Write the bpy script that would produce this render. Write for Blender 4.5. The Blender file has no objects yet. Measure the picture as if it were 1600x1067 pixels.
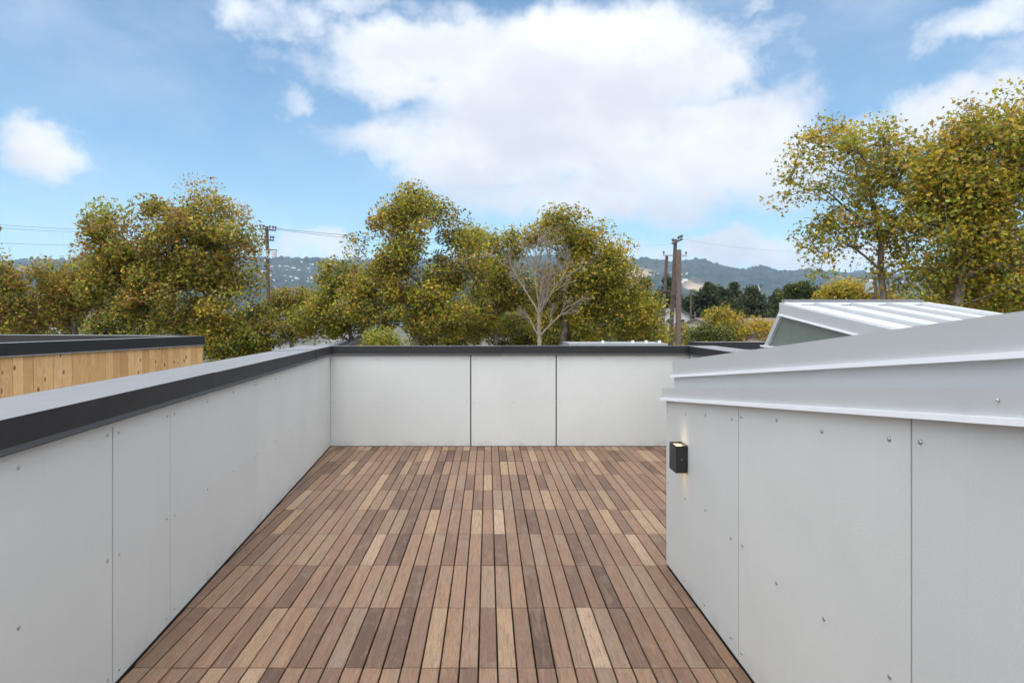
import bpy, bmesh, math, random
import numpy as np
from mathutils import Vector, Matrix

# ------------------------------------------------------------------ camera, world, sun, exposure
scene = bpy.context.scene
COL = scene.collection
R = math.radians
F, CX, CY, H = 1003.0, 762.0, 501.0, 1.31        # focal length and vanishing point in photo pixels, eye height above the deck
GZ = -7.5                                         # street level below the roof deck

def P(px, py, Y):                                 # the point seen at a photo pixel, at distance Y
    return Vector(((px - CX) / F * Y, Y, H - (py - CY) / F * Y))

cam = bpy.data.cameras.new('camera')
cam.sensor_width = 36.0
cam.lens = 36.0 * F / 1600.0
cam.shift_x = (800 - CX) / 1600.0
cam.shift_y = (CY - 533.5) / 1600.0
cam.clip_start = 0.05
cam.clip_end = 30000
cam_ob = bpy.data.objects.new('camera', cam)
COL.objects.link(cam_ob)
cam_ob.location = (0, 0, H)
cam_ob.rotation_euler = (R(90), 0, 0)
scene.camera = cam_ob

SUN_EL, SUN_AZ = 69.0, 188.0                      # the sun stands behind the camera, high, behind thin cloud
sd = Vector((math.sin(R(SUN_AZ)) * math.cos(R(SUN_EL)), math.cos(R(SUN_AZ)) * math.cos(R(SUN_EL)), math.sin(R(SUN_EL))))
sun = bpy.data.lights.new('sun', 'SUN')
sun.energy = 0.80
sun.angle = R(25)
sun.color = (1.0, 0.95, 0.87)
sun_ob = bpy.data.objects.new('sun', sun)
COL.objects.link(sun_ob)
sun_ob.rotation_euler = (-sd).to_track_quat('-Z', 'Y').to_euler()

SKY_STRENGTH = 0.14
world = bpy.data.worlds.new('World')
scene.world = world
world.use_nodes = True

class NT:
    """small helper to write node trees"""
    def __init__(self, tree):
        self.t = tree; tree.nodes.clear()
    def n(self, typ, ins=None, **kw):
        nd = self.t.nodes.new(typ)
        for k, v in kw.items(): setattr(nd, k, v)
        for k, v in (ins or {}).items():
            s = nd.inputs[k]
            if isinstance(v, bpy.types.NodeSocket): self.t.links.new(v, s)
            else: s.default_value = v
        return nd
    def m(self, op, a, b=None, c=None, clamp=False):
        nd = self.t.nodes.new('ShaderNodeMath'); nd.operation = op; nd.use_clamp = clamp
        for i, v in enumerate((a, b, c)):
            if v is None: continue
            if isinstance(v, bpy.types.NodeSocket): self.t.links.new(v, nd.inputs[i])
            else: nd.inputs[i].default_value = v
        return nd.outputs[0]
    def vm(self, op, a, b=None):
        nd = self.t.nodes.new('ShaderNodeVectorMath'); nd.operation = op
        for i, v in enumerate((a, b)):
            if v is None: continue
            if isinstance(v, bpy.types.NodeSocket): self.t.links.new(v, nd.inputs[i])
            else: nd.inputs[i].default_value = v
        return nd.outputs['Value'] if op == 'LENGTH' else nd.outputs[0]
    def mix(self, f, a, b):
        nd = self.t.nodes.new('ShaderNodeMix'); nd.data_type = 'RGBA'
        for s, v in ((nd.inputs[0], f), (nd.inputs[6], a), (nd.inputs[7], b)):
            if isinstance(v, bpy.types.NodeSocket): self.t.links.new(v, s)
            else: s.default_value = v
        return nd.outputs[2]
    def ramp(self, f, stops, interp='LINEAR'):
        nd = self.t.nodes.new('ShaderNodeValToRGB'); nd.color_ramp.interpolation = interp
        el = nd.color_ramp.elements
        while len(el) < len(stops): el.new(0.5)
        for e, (p, c) in zip(el, stops):
            e.position = p; e.color = c if len(c) == 4 else (*c, 1)
        self.t.links.new(f, nd.inputs[0])
        return nd.outputs[0]
    def sstep(self, v, a, b):
        nd = self.t.nodes.new('ShaderNodeMapRange'); nd.interpolation_type = 'SMOOTHSTEP'
        self.t.links.new(v, nd.inputs[0])
        nd.inputs[1].default_value = a; nd.inputs[2].default_value = b
        return nd.outputs[0]
    def noise(self, vec, scale, detail=4, rough=0.55, out=0, dist=0.0):
        nd = self.t.nodes.new('ShaderNodeTexNoise')
        if vec is not None: self.t.links.new(vec, nd.inputs['Vector'])
        nd.inputs['Scale'].default_value = scale; nd.inputs['Detail'].default_value = detail
        nd.inputs['Roughness'].default_value = rough; nd.inputs['Distortion'].default_value = dist
        return nd.outputs[out]

w = NT(world.node_tree)
sky = w.n('ShaderNodeTexSky', sky_type='NISHITA', sun_disc=False, sun_elevation=R(SUN_EL), sun_rotation=R(SUN_AZ),
          altitude=10.0, air_density=1.0, dust_density=0.3, ozone_density=2.0)
dirv = w.n('ShaderNodeTexCoord').outputs['Generated']
warp = w.vm('MULTIPLY', w.vm('SUBTRACT', w.noise(dirv, 9.0, 6, 0.62, 1), (0.5, 0.5, 0.5)), (0.16, 0.16, 0.11))
sep = w.n('ShaderNodeSeparateXYZ', {0: w.vm('ADD', dirv, warp)})
az = w.m('ARCTAN2', sep.outputs[0], sep.outputs[1])
el = w.m('ARCSINE', sep.outputs[2])
ae = w.n('ShaderNodeCombineXYZ', {0: az, 1: el}).outputs[0]
def azel(px, py):
    a = math.atan((px - CX) / F)
    return a, math.atan((CY - py) / F * math.cos(a))
# cumulus seen over the hills: (photo x, y, half width, half height, density)
CLOUDS = [(700, 105, 250, 62, .95), (900, 120, 290, 105, 1.15), (1080, 110, 130, 62, .95), (620, 225, 150, 45, .78), (860, 225, 300, 80, 1.1),
          (1120, 240, 190, 90, 1.0), (960, 300, 320, 55, .85), (430, 25, 90, 34, .62), (580, 15, 120, 30, .55), (75, 238, 84, 40, .92),
          (490, 388, 80, 30, .85), (1150, 398, 120, 32, .95), (1010, 395, 80, 22, .6), (1490, 185, 150, 52, .92), (1570, 15, 110, 36, .8),
          (1030, 22, 60, 24, .6), (1195, 8, 70, 20, .5), (1330, 410, 90, 40, .85), (1620, 90, 80, 34, .6), (460, 165, 40, 26, .55)]
cov = None
for (px, py, rx, ry, dn) in CLOUDS:
    a0, e0 = azel(px, py)
    q = w.vm('MULTIPLY', w.vm('SUBTRACT', ae, (a0, e0, 0)), (F / rx / 1.12, F / ry / 1.12, 0))
    d = w.vm('LENGTH', q)
    v = w.m('MULTIPLY', w.m('SUBTRACT', 1.0, w.sstep(d, 0.25, 1.35)), dn)
    cov = v if cov is None else w.m('MAXIMUM', cov, v)
# unseen sky elsewhere: near-full cumulus, cover raised to light the walls
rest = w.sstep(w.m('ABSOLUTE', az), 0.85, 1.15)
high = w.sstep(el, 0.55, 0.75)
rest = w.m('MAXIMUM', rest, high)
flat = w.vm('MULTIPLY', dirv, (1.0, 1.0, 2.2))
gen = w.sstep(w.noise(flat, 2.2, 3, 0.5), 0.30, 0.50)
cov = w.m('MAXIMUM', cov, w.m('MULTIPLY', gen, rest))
det = w.noise(w.vm('MULTIPLY', dirv, (1, 1, 1.5)), 11.0, 9, 0.6)
det2 = w.noise(w.vm('MULTIPLY', dirv, (1, 1, 1.6)), 4.5, 4, 0.55)
dens = w.m('ADD', cov, w.m('MULTIPLY', w.m('SUBTRACT', det, 0.5), 1.35))
dens = w.m('ADD', dens, w.m('MULTIPLY', w.m('SUBTRACT', det2, 0.5), 0.7))
alpha = w.sstep(dens, 0.20, 0.98)
veil = w.m('MULTIPLY', w.sstep(w.noise(flat, 3.0, 6, 0.6), 0.38, 0.8), 0.26)
alpha = w.m('MAXIMUM', w.m('MULTIPLY', alpha, 0.97), veil)
shade = w.sstep(w.m('ADD', w.m('MULTIPLY', det2, 0.8), w.m('MULTIPLY', det, 0.45)), 0.45, 0.80)
CLOUD_LIT = (4.85, 4.85, 4.85, 1); CLOUD_GREY = (3.55, 3.68, 3.95, 1)
ccol = w.mix(shade, CLOUD_LIT, CLOUD_GREY)
# forward scatter of cloud near the sun, boosted to add light on walls
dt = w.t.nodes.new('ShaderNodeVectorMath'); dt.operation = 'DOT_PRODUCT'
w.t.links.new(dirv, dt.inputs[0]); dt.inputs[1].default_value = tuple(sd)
cloud_boost = w.m('ADD', 1.0, w.m('MULTIPLY', w.sstep(dt.outputs['Value'], -0.1, 1.0), 2.5))
sc3 = w.n('ShaderNodeVectorMath', {0: ccol, 'Scale': cloud_boost}, operation='SCALE')
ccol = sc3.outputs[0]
tint = w.n('ShaderNodeMix', data_type='RGBA', blend_type='MULTIPLY')
tint.inputs[0].default_value = 1.0
w.t.links.new(sky.outputs[0], tint.inputs[6]); tint.inputs[7].default_value = (0.65, 0.79, 0.77, 1)
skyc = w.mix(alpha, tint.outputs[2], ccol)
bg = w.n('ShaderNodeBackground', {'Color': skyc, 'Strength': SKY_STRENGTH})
wo = w.n('ShaderNodeOutputWorld', {'Surface': bg.outputs[0]})

vs = scene.view_settings
vs.view_transform = 'Standard'; vs.look = 'None'; vs.gamma = 1.0; vs.use_curve_mapping = False
vs.exposure = 0.72
scene.render.engine = 'CYCLES'
cy = scene.cycles
cy.max_bounces = 6; cy.diffuse_bounces = 3; cy.glossy_bounces = 3; cy.transmission_bounces = 4; cy.volume_bounces = 0
cy.transparent_max_bounces = 8
cy.use_denoising = True
cy.sample_clamp_indirect = 6.0

# ------------------------------------------------------------------ materials
MATS = {}
def mat(name):
    m = bpy.data.materials.new(name); m.use_nodes = True
    t = NT(m.node_tree); MATS[name] = m
    return m, t
def finish(t, color, rough=0.6, metal=0.0, bump=None, bdist=0.002, spec=0.5, bstr=1.0, **kw):
    ins = {'Base Color': color, 'Roughness': rough, 'Metallic': metal, 'Specular IOR Level': spec}
    ins.update(kw)
    if bump is not None:
        b = t.n('ShaderNodeBump', {'Height': bump, 'Distance': bdist, 'Strength': bstr})
        ins['Normal'] = b.outputs[0]
    bs = t.n('ShaderNodeBsdfPrincipled', ins)
    t.n('ShaderNodeOutputMaterial', {'Surface': bs.outputs[0]})
    return bs
def objc(t): return t.n('ShaderNodeTexCoord').outputs['Object']
def geo(t): return t.n('ShaderNodeNewGeometry').outputs['Position']
def plain(name, c, rough=0.6, metal=0.0, var=0.12, scale=6.0, bump=0.0):
    m, t = mat(name)
    nz = t.noise(geo(t), scale, 5, 0.6)
    a = tuple(x * (1 - var) for x in c) + (1,); b = tuple(min(1, x * (1 + var)) for x in c) + (1,)
    finish(t, t.mix(nz, a, b), rough, metal, bump=nz if bump else None, bdist=bump or 0.002)
    return m

# fibre cement cladding: pale grey, faint clouding, trowel streaks and scuffs
m, t = mat('fibre_cement')
g = geo(t)
rnd = t.n('ShaderNodeObjectInfo').outputs['Random']
n1 = t.noise(g, 1.6, 4, 0.55)
n2 = t.noise(t.vm('MULTIPLY', g, (9, 9, 1.2)), 3.0, 5, 0.6)
n3 = t.noise(g, 150, 2, 0.5)
c = t.mix(t.sstep(n1, 0.3, 0.7), (0.505, 0.512, 0.492, 1), (0.55, 0.557, 0.535, 1))
c = t.mix(t.m('MULTIPLY', t.sstep(n2, 0.56, 0.8), 0.30), c, (0.60, 0.612, 0.602, 1))
c = t.mix(t.m('MULTIPLY', t.sstep(t.noise(g, 5.5, 7, 0.7), 0.58, 0.78), 0.22), c, (0.43, 0.437, 0.427, 1))
c = t.mix(t.m('MULTIPLY', rnd, 0.40), c, (0.45, 0.462, 0.458, 1))
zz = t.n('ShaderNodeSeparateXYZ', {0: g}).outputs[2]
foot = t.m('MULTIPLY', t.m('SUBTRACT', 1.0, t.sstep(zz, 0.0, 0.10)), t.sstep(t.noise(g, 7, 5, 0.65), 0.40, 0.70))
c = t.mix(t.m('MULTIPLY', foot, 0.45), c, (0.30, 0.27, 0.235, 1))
drip = t.m('MULTIPLY', t.sstep(zz, 0.25, 1.0), t.sstep(t.noise(t.vm('MULTIPLY', g, (26, 26, 0.7)), 1.0, 4, 0.6), 0.60, 0.78))
c = t.mix(t.m('MULTIPLY', drip, 0.30), c, (0.40, 0.405, 0.395, 1))
scuff = t.sstep(t.noise(t.vm('MULTIPLY', g, (3, 3, 5)), 4.0, 8, 0.75, dist=1.5), 0.66, 0.74)
c = t.mix(t.m('MULTIPLY', scuff, 0.35), c, (0.64, 0.65, 0.64, 1))
finish(t, c, 0.62, bump=t.m('ADD', n3, t.m('MULTIPLY', n2, 0.8)), bdist=0.0006, spec=0.35)

# black powder coated coping
m, t = mat('black_metal')
g = geo(t)
nz = t.noise(g, 4, 5, 0.6)
c = t.mix(nz, (0.011, 0.011, 0.012, 1), (0.021, 0.021, 0.023, 1))
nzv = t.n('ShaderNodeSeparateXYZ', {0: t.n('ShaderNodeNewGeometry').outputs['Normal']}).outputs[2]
sky_sheen = t.m('MULTIPLY', t.sstep(nzv, 0.7, 0.95), t.m('ADD', 0.55, t.m('MULTIPLY', t.noise(g, 7, 6, 0.7), 0.4)))  # upward faces painted paler, standing in for sky reflection
c = t.mix(sky_sheen, c, (0.24, 0.24, 0.245, 1))
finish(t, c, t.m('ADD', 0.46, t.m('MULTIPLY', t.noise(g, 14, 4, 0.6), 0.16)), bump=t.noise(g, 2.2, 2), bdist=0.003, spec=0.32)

# satin galvanised flashing
m, t = mat('zinc')
g = geo(t)
n1 = t.noise(g, 2.5, 4); n2 = t.noise(g, 260, 2)
c = t.mix(n1, (0.45, 0.462, 0.458, 1), (0.52, 0.53, 0.525, 1))
c = t.mix(t.m('MULTIPLY', n2, 0.3), c, (0.40, 0.42, 0.435, 1))
finish(t, c, 0.5, 0.25, bump=n1, bdist=0.004)
m, t = mat('zinc_lip')
finish(t, t.mix(t.noise(geo(t), 8, 4), (0.74, 0.76, 0.79, 1), (0.82, 0.83, 0.85, 1)), 0.4, 0.1)
m, t = mat('skylight_sheet')
finish(t, t.mix(t.noise(geo(t), 5, 4), (0.52, 0.535, 0.545, 1), (0.60, 0.61, 0.62, 1)), 0.35, 0.15)
m, t = mat('skylight_panel')
g = geo(t)
c = t.mix(t.noise(t.vm('MULTIPLY', g, (1, 6, 1)), 5, 6, .65), (0.10, 0.125, 0.105, 1), (0.17, 0.195, 0.165, 1))
finish(t, c, 0.45, 0.0)
plain('steel', (0.42, 0.42, 0.41), 0.35, 0.9)
plain('membrane', (0.012, 0.010, 0.009), 0.95)
plain('wall_core', (0.06, 0.045, 0.035), 0.9)
plain('lamp_black', (0.012, 0.012, 0.013), 0.42)
m, t = mat('lamp_glow')
e = t.n('ShaderNodeEmission', {'Color': (1.0, 0.72, 0.36, 1), 'Strength': 3.0})
t.n('ShaderNodeOutputMaterial', {'Surface': e.outputs[0]})

# hardwood deck boards: every board its own tone
TONES = [(0.0, (0.072, 0.041, 0.026)), (0.07, (0.104, 0.058, 0.037)), (0.18, (0.138, 0.080, 0.050)), (0.36, (0.172, 0.101, 0.062)),
         (0.55, (0.198, 0.117, 0.072)), (0.72, (0.225, 0.134, 0.079)), (0.84, (0.198, 0.135, 0.089)), (0.93, (0.287, 0.186, 0.105)), (1.0, (0.325, 0.228, 0.150))]
def deck_mat(name, attr):
    m, t = mat(name)
    if attr:
        r = t.n('ShaderNodeAttribute', attribute_name='tone').outputs['Fac']
    else:
        r = t.n('ShaderNodeObjectInfo').outputs['Random']
    g = geo(t)
    off = t.n('ShaderNodeCombineXYZ', {0: t.m('MULTIPLY', r, 37.0), 1: t.m('MULTIPLY', r, 91.0), 2: t.m('MULTIPLY', r, 53.0)}).outputs[0]
    gg = t.vm('ADD', g, off)
    base = t.ramp(r, TONES)
    grain = t.noise(t.vm('MULTIPLY', gg, (60, 3.0, 60)), 3.2, 5, 0.62, dist=0.6)
    band = t.noise(t.vm('MULTIPLY', gg, (16, 1.6, 16)), 2.0, 4, 0.6, dist=1.2)
    pores = t.noise(t.vm('MULTIPLY', gg, (260, 40, 260)), 1.6, 2, 0.5)
    spot = t.noise(gg, 9.0, 4, 0.6)
    c = t.mix(t.m('MULTIPLY', t.sstep(grain, 0.42, 0.70), 0.58), base, (0.065, 0.034, 0.022, 1))
    c = t.mix(t.m('MULTIPLY', t.sstep(band, 0.48, 0.75), 0.35), c, (0.33, 0.205, 0.125, 1))
    c = t.mix(t.m('MULTIPLY', t.sstep(spot, 0.50, 0.75), 0.50), c, (0.19, 0.145, 0.115, 1))
    c = t.mix(t.m('MULTIPLY', t.sstep(pores, 0.58, 0.72), 0.55), c, (0.04, 0.023, 0.016, 1))
    finish(t, c, t.m('ADD', 0.5, t.m('MULTIPLY', band, 0.2)), bump=t.m('ADD', grain, pores), bdist=0.0012, spec=0.35)
deck_mat('deck_wood', False); deck_mat('deck_wood_many', True)

# cedar siding with knots
m, t = mat('cedar')
r = t.n('ShaderNodeObjectInfo').outputs['Random']
g = objc(t)
off = t.n('ShaderNodeCombineXYZ', {0: t.m('MULTIPLY', r, 41.0), 1: t.m('MULTIPLY', r, 17.0), 2: t.m('MULTIPLY', r, 67.0)}).outputs[0]
gg = t.vm('ADD', g, off)
base = t.ramp(r, [(0, (0.47, 0.25, 0.095)), (0.5, (0.60, 0.35, 0.145)), (1, (0.68, 0.43, 0.20))])
vor = t.n('ShaderNodeTexVoronoi', {'Vector': t.vm('MULTIPLY', gg, (1, 1, 0.55)), 'Scale': 8.5}).outputs['Distance']
grain = t.noise(t.vm('MULTIPLY', gg, (22, 22, 1.4)), 3.0, 5, 0.6, dist=0.8)
c = t.mix(t.m('MULTIPLY', t.sstep(grain, 0.4, 0.75), 0.45), base, (0.27, 0.13, 0.05, 1))
kn = t.m('SUBTRACT', 1.0, t.sstep(vor, 0.10, 0.21))
c = t.mix(t.m('MULTIPLY', kn, 0.85), c, (0.10, 0.042, 0.018, 1))
ring = t.m('MULTIPLY', t.sstep(vor, 0.14, 0.24), t.m('SUBTRACT', 1.0, t.sstep(vor, 0.27, 0.42)))
c = t.mix(t.m('MULTIPLY', ring, 0.35), c, (0.66, 0.47, 0.28, 1))
finish(t, c, 0.62, bump=grain, bdist=0.002)

# foliage: colour carried by each leaf
def leaf_mat(name, trans=0.45):
    m, t = mat(name)
    col = t.n('ShaderNodeAttribute', attribute_name='col').outputs['Color']
    rr = t.n('ShaderNodeObjectInfo').outputs['Random']
    d = t.n('ShaderNodeBsdfPrincipled', {'Base Color': col, 'Roughness': 0.55, 'Specular IOR Level': 0.3})
    tr = t.n('ShaderNodeBsdfTranslucent', {'Color': col})
    mx = t.n('ShaderNodeMixShader', {0: trans, 1: d.outputs[0], 2: tr.outputs[0]})
    t.n('ShaderNodeOutputMaterial', {'Surface': mx.outputs[0]})
leaf_mat('leaves')
def bark_mat(name, a, b, sc=9):
    m, t = mat(name)
    nz = t.noise(t.vm('MULTIPLY', geo(t), (1, 1, 0.5)), sc, 5, 0.65)
    finish(t, t.mix(t.sstep(nz, 0.35, 0.65), a, b), 0.85, bump=nz, bdist=0.02)
bark_mat('plane_bark', (0.10, 0.075, 0.055, 1), (0.26, 0.22, 0.17, 1), 6)
bark_mat('pale_bark', (0.17, 0.135, 0.10, 1), (0.29, 0.235, 0.18, 1), 8)
bark_mat('pole_wood', (0.060, 0.042, 0.032, 1), (0.115, 0.085, 0.068, 1), 12)
bark_mat('pole_brown', (0.120, 0.082, 0.066, 1), (0.165, 0.118, 0.098, 1), 10)
plain('pole_metal', (0.30, 0.31, 0.32), 0.5, 0.4)
plain('insulator', (0.10, 0.085, 0.08), 0.35)
plain('cable', (0.03, 0.03, 0.035), 0.6)
plain('transformer_grey', (0.42, 0.46, 0.47), 0.5)
plain('house_white', (0.68, 0.67, 0.64), 0.8, var=0.06)
plain('house_cream', (0.55, 0.49, 0.40), 0.8, var=0.08)
plain('house_tan', (0.40, 0.30, 0.24), 0.8, var=0.08)
plain('roof_brown', (0.13, 0.105, 0.095), 0.9, var=0.25, scale=3)
plain('roof_grey', (0.17, 0.17, 0.18), 0.9, var=0.2, scale=3)
plain('roof_white', (0.66, 0.67, 0.70), 0.7, var=0.06)
plain('window_glass', (0.04, 0.05, 0.06), 0.12)
plain('tower_stone', (0.70, 0.69, 0.66), 0.8, var=0.05)

m, t = mat('ground')
nz = t.noise(geo(t), 0.03, 8, 0.65)
finish(t, t.ramp(nz, [(0.3, (0.035, 0.045, 0.022)), (0.5, (0.07, 0.075, 0.045)), (0.62, (0.10, 0.095, 0.085)), (0.75, (0.06, 0.06, 0.06))]), 0.95)

m, t = mat('hillside')
g = geo(t)
bare = t.n('ShaderNodeAttribute', attribute_name='bare').outputs['Fac']
vz = t.n('ShaderNodeTexVoronoi', {'Vector': g, 'Scale': 0.045}).outputs['Distance']
n1 = t.noise(g, 0.006, 6, 0.6); n2 = t.noise(g, 0.05, 4, 0.6)
wood = t.mix(t.sstep(n1, 0.35, 0.68), (0.016, 0.028, 0.018, 1), (0.048, 0.064, 0.036, 1))
wood = t.mix(t.m('MULTIPLY', t.sstep(n2, 0.45, 0.75), 0.55), wood, (0.085, 0.10, 0.045, 1))
wood = t.mix(t.m('MULTIPLY', t.sstep(vz, 0.35, 0.85), 0.6), wood, (0.010, 0.020, 0.010, 1))
grass = t.mix(n2, (0.30, 0.225, 0.14, 1), (0.40, 0.31, 0.20, 1))
finish(t, t.mix(bare, wood, grass), 0.95, spec=0.1)

# ------------------------------------------------------------------ object helpers
def tag(o, label=None, cat=None, group=None, kind=None):
    if label: o['label'] = label
    if cat: o['category'] = cat
    if group: o['group'] = group
    if kind: o['kind'] = kind
    return o
def empty(name, loc=(0, 0, 0), rz=0.0):
    o = bpy.data.objects.new(name, None); COL.objects.link(o)
    o.location = loc; o.rotation_euler = (0, 0, rz); o.empty_display_size = 0.2
    return o
def link(name, me, material=None, parent=None, smooth=False):
    o = bpy.data.objects.new(name, me); COL.objects.link(o)
    if material is not None and not me.materials: me.materials.append(MATS[material])
    if smooth:
        me.polygons.foreach_set('use_smooth', [True] * len(me.polygons))
    if parent is not None: o.parent = parent
    return o
def mesh_of(bm, name):
    bmesh.ops.recalc_face_normals(bm, faces=bm.faces[:])
    me = bpy.data.meshes.new(name); bm.to_mesh(me); bm.free()
    return me
def prism(bm, bottom, top):
    """closed solid from two rings of the same length"""
    a = [bm.verts.new(v) for v in bottom]; b = [bm.verts.new(v) for v in top]
    n = len(a)
    bm.faces.new(a[::-1]); bm.faces.new(b)
    for i in range(n): bm.faces.new((a[i], a[(i + 1) % n], b[(i + 1) % n], b[i]))
def box(bm, x0, x1, y0, y1, z0, z1):
    prism(bm, [(x0, y0, z0), (x1, y0, z0), (x1, y1, z0), (x0, y1, z0)], [(x0, y0, z1), (x1, y0, z1), (x1, y1, z1), (x0, y1, z1)])
def bevel(bm, wd, seg=1):
    bmesh.ops.recalc_face_normals(bm, faces=bm.faces[:])
    bmesh.ops.bevel(bm, geom=bm.edges[:], offset=wd, segments=seg, affect='EDGES', profile=0.5)
def tube(bm, pts, rads, n=8, cap=True):
    rings = []
    for i, p in enumerate(pts):
        p = Vector(p)
        d = (Vector(pts[min(i + 1, len(pts) - 1)]) - Vector(pts[max(i - 1, 0)])).normalized()
        u = d.cross(Vector((0.31, 0.95, 0.05)) if abs(d.z) > 0.8 else Vector((0, 0, 1))).normalized(); v = d.cross(u)
        rings.append([bm.verts.new(p + (u * math.cos(2 * math.pi * k / n) + v * math.sin(2 * math.pi * k / n)) * rads[i]) for k in range(n)])
    for a, b in zip(rings, rings[1:]):
        for k in range(n): bm.faces.new((a[k], a[(k + 1) % n], b[(k + 1) % n], b[k]))
    if cap:
        bm.faces.new(rings[0][::-1]); bm.faces.new(rings[-1])

# ------------------------------------------------------------------ ground, hills
bm = bmesh.new()
box(bm, -7600, 7600, -700, 6900, GZ - 0.5, GZ)
tag(link('ground', mesh_of(bm, 'ground'), 'ground'), kind='structure')

_rs = np.random.RandomState(5)
def vnoise(x, y, seed):
    """smooth value noise on numpy arrays"""
    xi = np.floor(x).astype(int); yi = np.floor(y).astype(int); xf = x - xi; yf = y - yi
    def hsh(a, b):
        h = (a * 374761393 + b * 668265263 + seed * 974634777) & 0x7fffffff
        h = ((h ^ (h >> 13)) * 1274126177) & 0x7fffffff
        return ((h ^ (h >> 16)) & 0xffff) / 65535.0
    u = xf * xf * (3 - 2 * xf); v = yf * yf * (3 - 2 * yf)
    return (hsh(xi, yi) * (1 - u) + hsh(xi + 1, yi) * u) * (1 - v) + (hsh(xi, yi + 1) * (1 - u) + hsh(xi + 1, yi + 1) * u) * v
RIDGE = [(-900, 425), (-300, 418), (0, 413), (200, 408), (400, 407), (460, 412), (540, 413), (700, 408), (860, 404), (975, 411), (1010, 411), (1050, 415), (1085, 414),
         (1110, 417), (1130, 422), (1160, 426), (1185, 424), (1215, 429), (1250, 427), (1330, 430), (1450, 434), (1600, 428), (2000, 420), (2800, 425)]
RIDGE_D = 4300.0
def hill_base(x, y):
    """height of the hills without trees (numpy arrays)"""
    px = CX + F * x / np.maximum(y, 1.0)
    ry = np.interp(px, [a for a, b in RIDGE], [b for a, b in RIDGE])
    top = (CY - ry) / F * RIDGE_D - 6.0
    t_ = np.clip((y - 1500) / (RIDGE_D - 1500), 0, 1)
    up = t_ * t_ * (3 - 2 * t_) * 0.55 + t_ * 0.45
    back = np.clip((y - RIDGE_D) / 1800, 0, 1)
    spur = (vnoise(x / 520, y / 900, 3) - 0.5) * 110 * t_ * (1 - t_) * 2.4 + (vnoise(x / 190, y / 330, 8) - 0.5) * 46 * t_ * (1 - t_) * 2.4
    return GZ - 2 + (top - GZ) * up * (1 - 0.45 * back) + spur * (y < RIDGE_D)
def bare_mask(x, y):
    px = CX + F * x / y
    h = hill_base(x, y); py = CY - (h - H) / y * F
    a = np.exp(-(((px - 985) / 34) ** 2 + ((py - 431) / 9) ** 2) ** 2) + np.exp(-(((px - 1092 - (py - 455) * 1.2) / 22) ** 2 + ((py - 455) / 11) ** 2) ** 2)
    a += 0.8 * np.exp(-(((px - 1135) / 14) ** 2 + ((py - 462) / 5) ** 2) ** 2)
    return np.clip(a * (0.6 + 0.9 * vnoise(x / 40, y / 60, 4)), 0, 1)
NA, NR = 1150, 190
az_ = np.linspace(-1.15, 1.15, NA)                                # tan of azimuth
yy = np.concatenate([np.linspace(1500, 3300, 70), np.linspace(3315, 4420, 95), np.linspace(4480, 6200, 25)])
AZ, YY = np.meshgrid(az_, yy)
XX = AZ * YY
ZB = hill_base(XX, YY)
BARE = bare_mask(XX, YY)
def tree_height(XX, YY): return (vnoise(XX / 15, YY / 22, 11) ** 2 * 22 + vnoise(XX / 38, YY / 50, 12) ** 1.5 * 20 + np.clip(vnoise(XX / 95, YY / 80, 13) - 0.55, 0, 1) * 44) * np.clip((YY - 1500) / 500, 0, 1)
ZZ = ZB + tree_height(XX, YY) * (1 - BARE)
verts = np.stack([XX, YY, ZZ], -1).reshape(-1, 3)
ii = np.arange((NR - 1) * NA).reshape(NR - 1, NA)[:, :-1].ravel()
faces = np.stack([ii, ii + 1, ii + NA + 1, ii + NA], -1)
def fast_mesh(name, verts, faces):
    me = bpy.data.meshes.new(name)
    k = faces.shape[1]
    me.vertices.add(len(verts)); me.vertices.foreach_set('co', np.asarray(verts, dtype=np.float32).ravel())
    me.loops.add(faces.size); me.loops.foreach_set('vertex_index', faces.astype(np.int32).ravel())
    me.polygons.add(len(faces)); me.polygons.foreach_set('loop_start', np.arange(0, faces.size, k, dtype=np.int32))
    me.update(calc_edges=True); me.validate()
    return me
hm = fast_mesh('hills', verts, faces)
at = hm.attributes.new('bare', 'FLOAT', 'POINT'); at.data.foreach_set('value', BARE.ravel().astype(np.float32))
tag(link('hills', hm, 'hillside', smooth=True), kind='structure')

# ------------------------------------------------------------------ the roof terrace: slab and boards
def lx(y): return -1.643 - 0.0678 * (y - 6.70)                    # inner face of the long left parapet
WX = 0.965                                                        # face of the stair bulkhead
BY = 3.467                                                        # its far end
FY = 6.70                                                         # inner face of the end parapet
RXF, RXN = 2.11, 2.02                                             # inner face of the short right parapet
deck = empty('deck', (0, 0, 0)); tag(deck, kind='structure')
bm = bmesh.new()
box(bm, -2.3, 4.3, -2.6, 7.3, -0.35, -0.045)
link('roof_membrane', mesh_of(bm, 'roof_membrane'), 'membrane', deck)
PITCH, ROWL, GAP, RGAP, THK = 0.0726, 0.508, 0.0062, 0.0056, 0.021
def clip(poly, a, b, c):                                          # keep a*x+b*y+c >= 0
    out = []
    for i in range(len(poly)):
        p, q = poly[i], poly[(i + 1) % len(poly)]
        dp = a * p[0] + b * p[1] + c; dq = a * q[0] + b * q[1] + c
        if dp >= 0: out.append(p)
        if dp * dq < 0:
            s = dp / (dp - dq); out.append((p[0] + s * (q[0] - p[0]), p[1] + s * (q[1] - p[1])))
    return out
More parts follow.
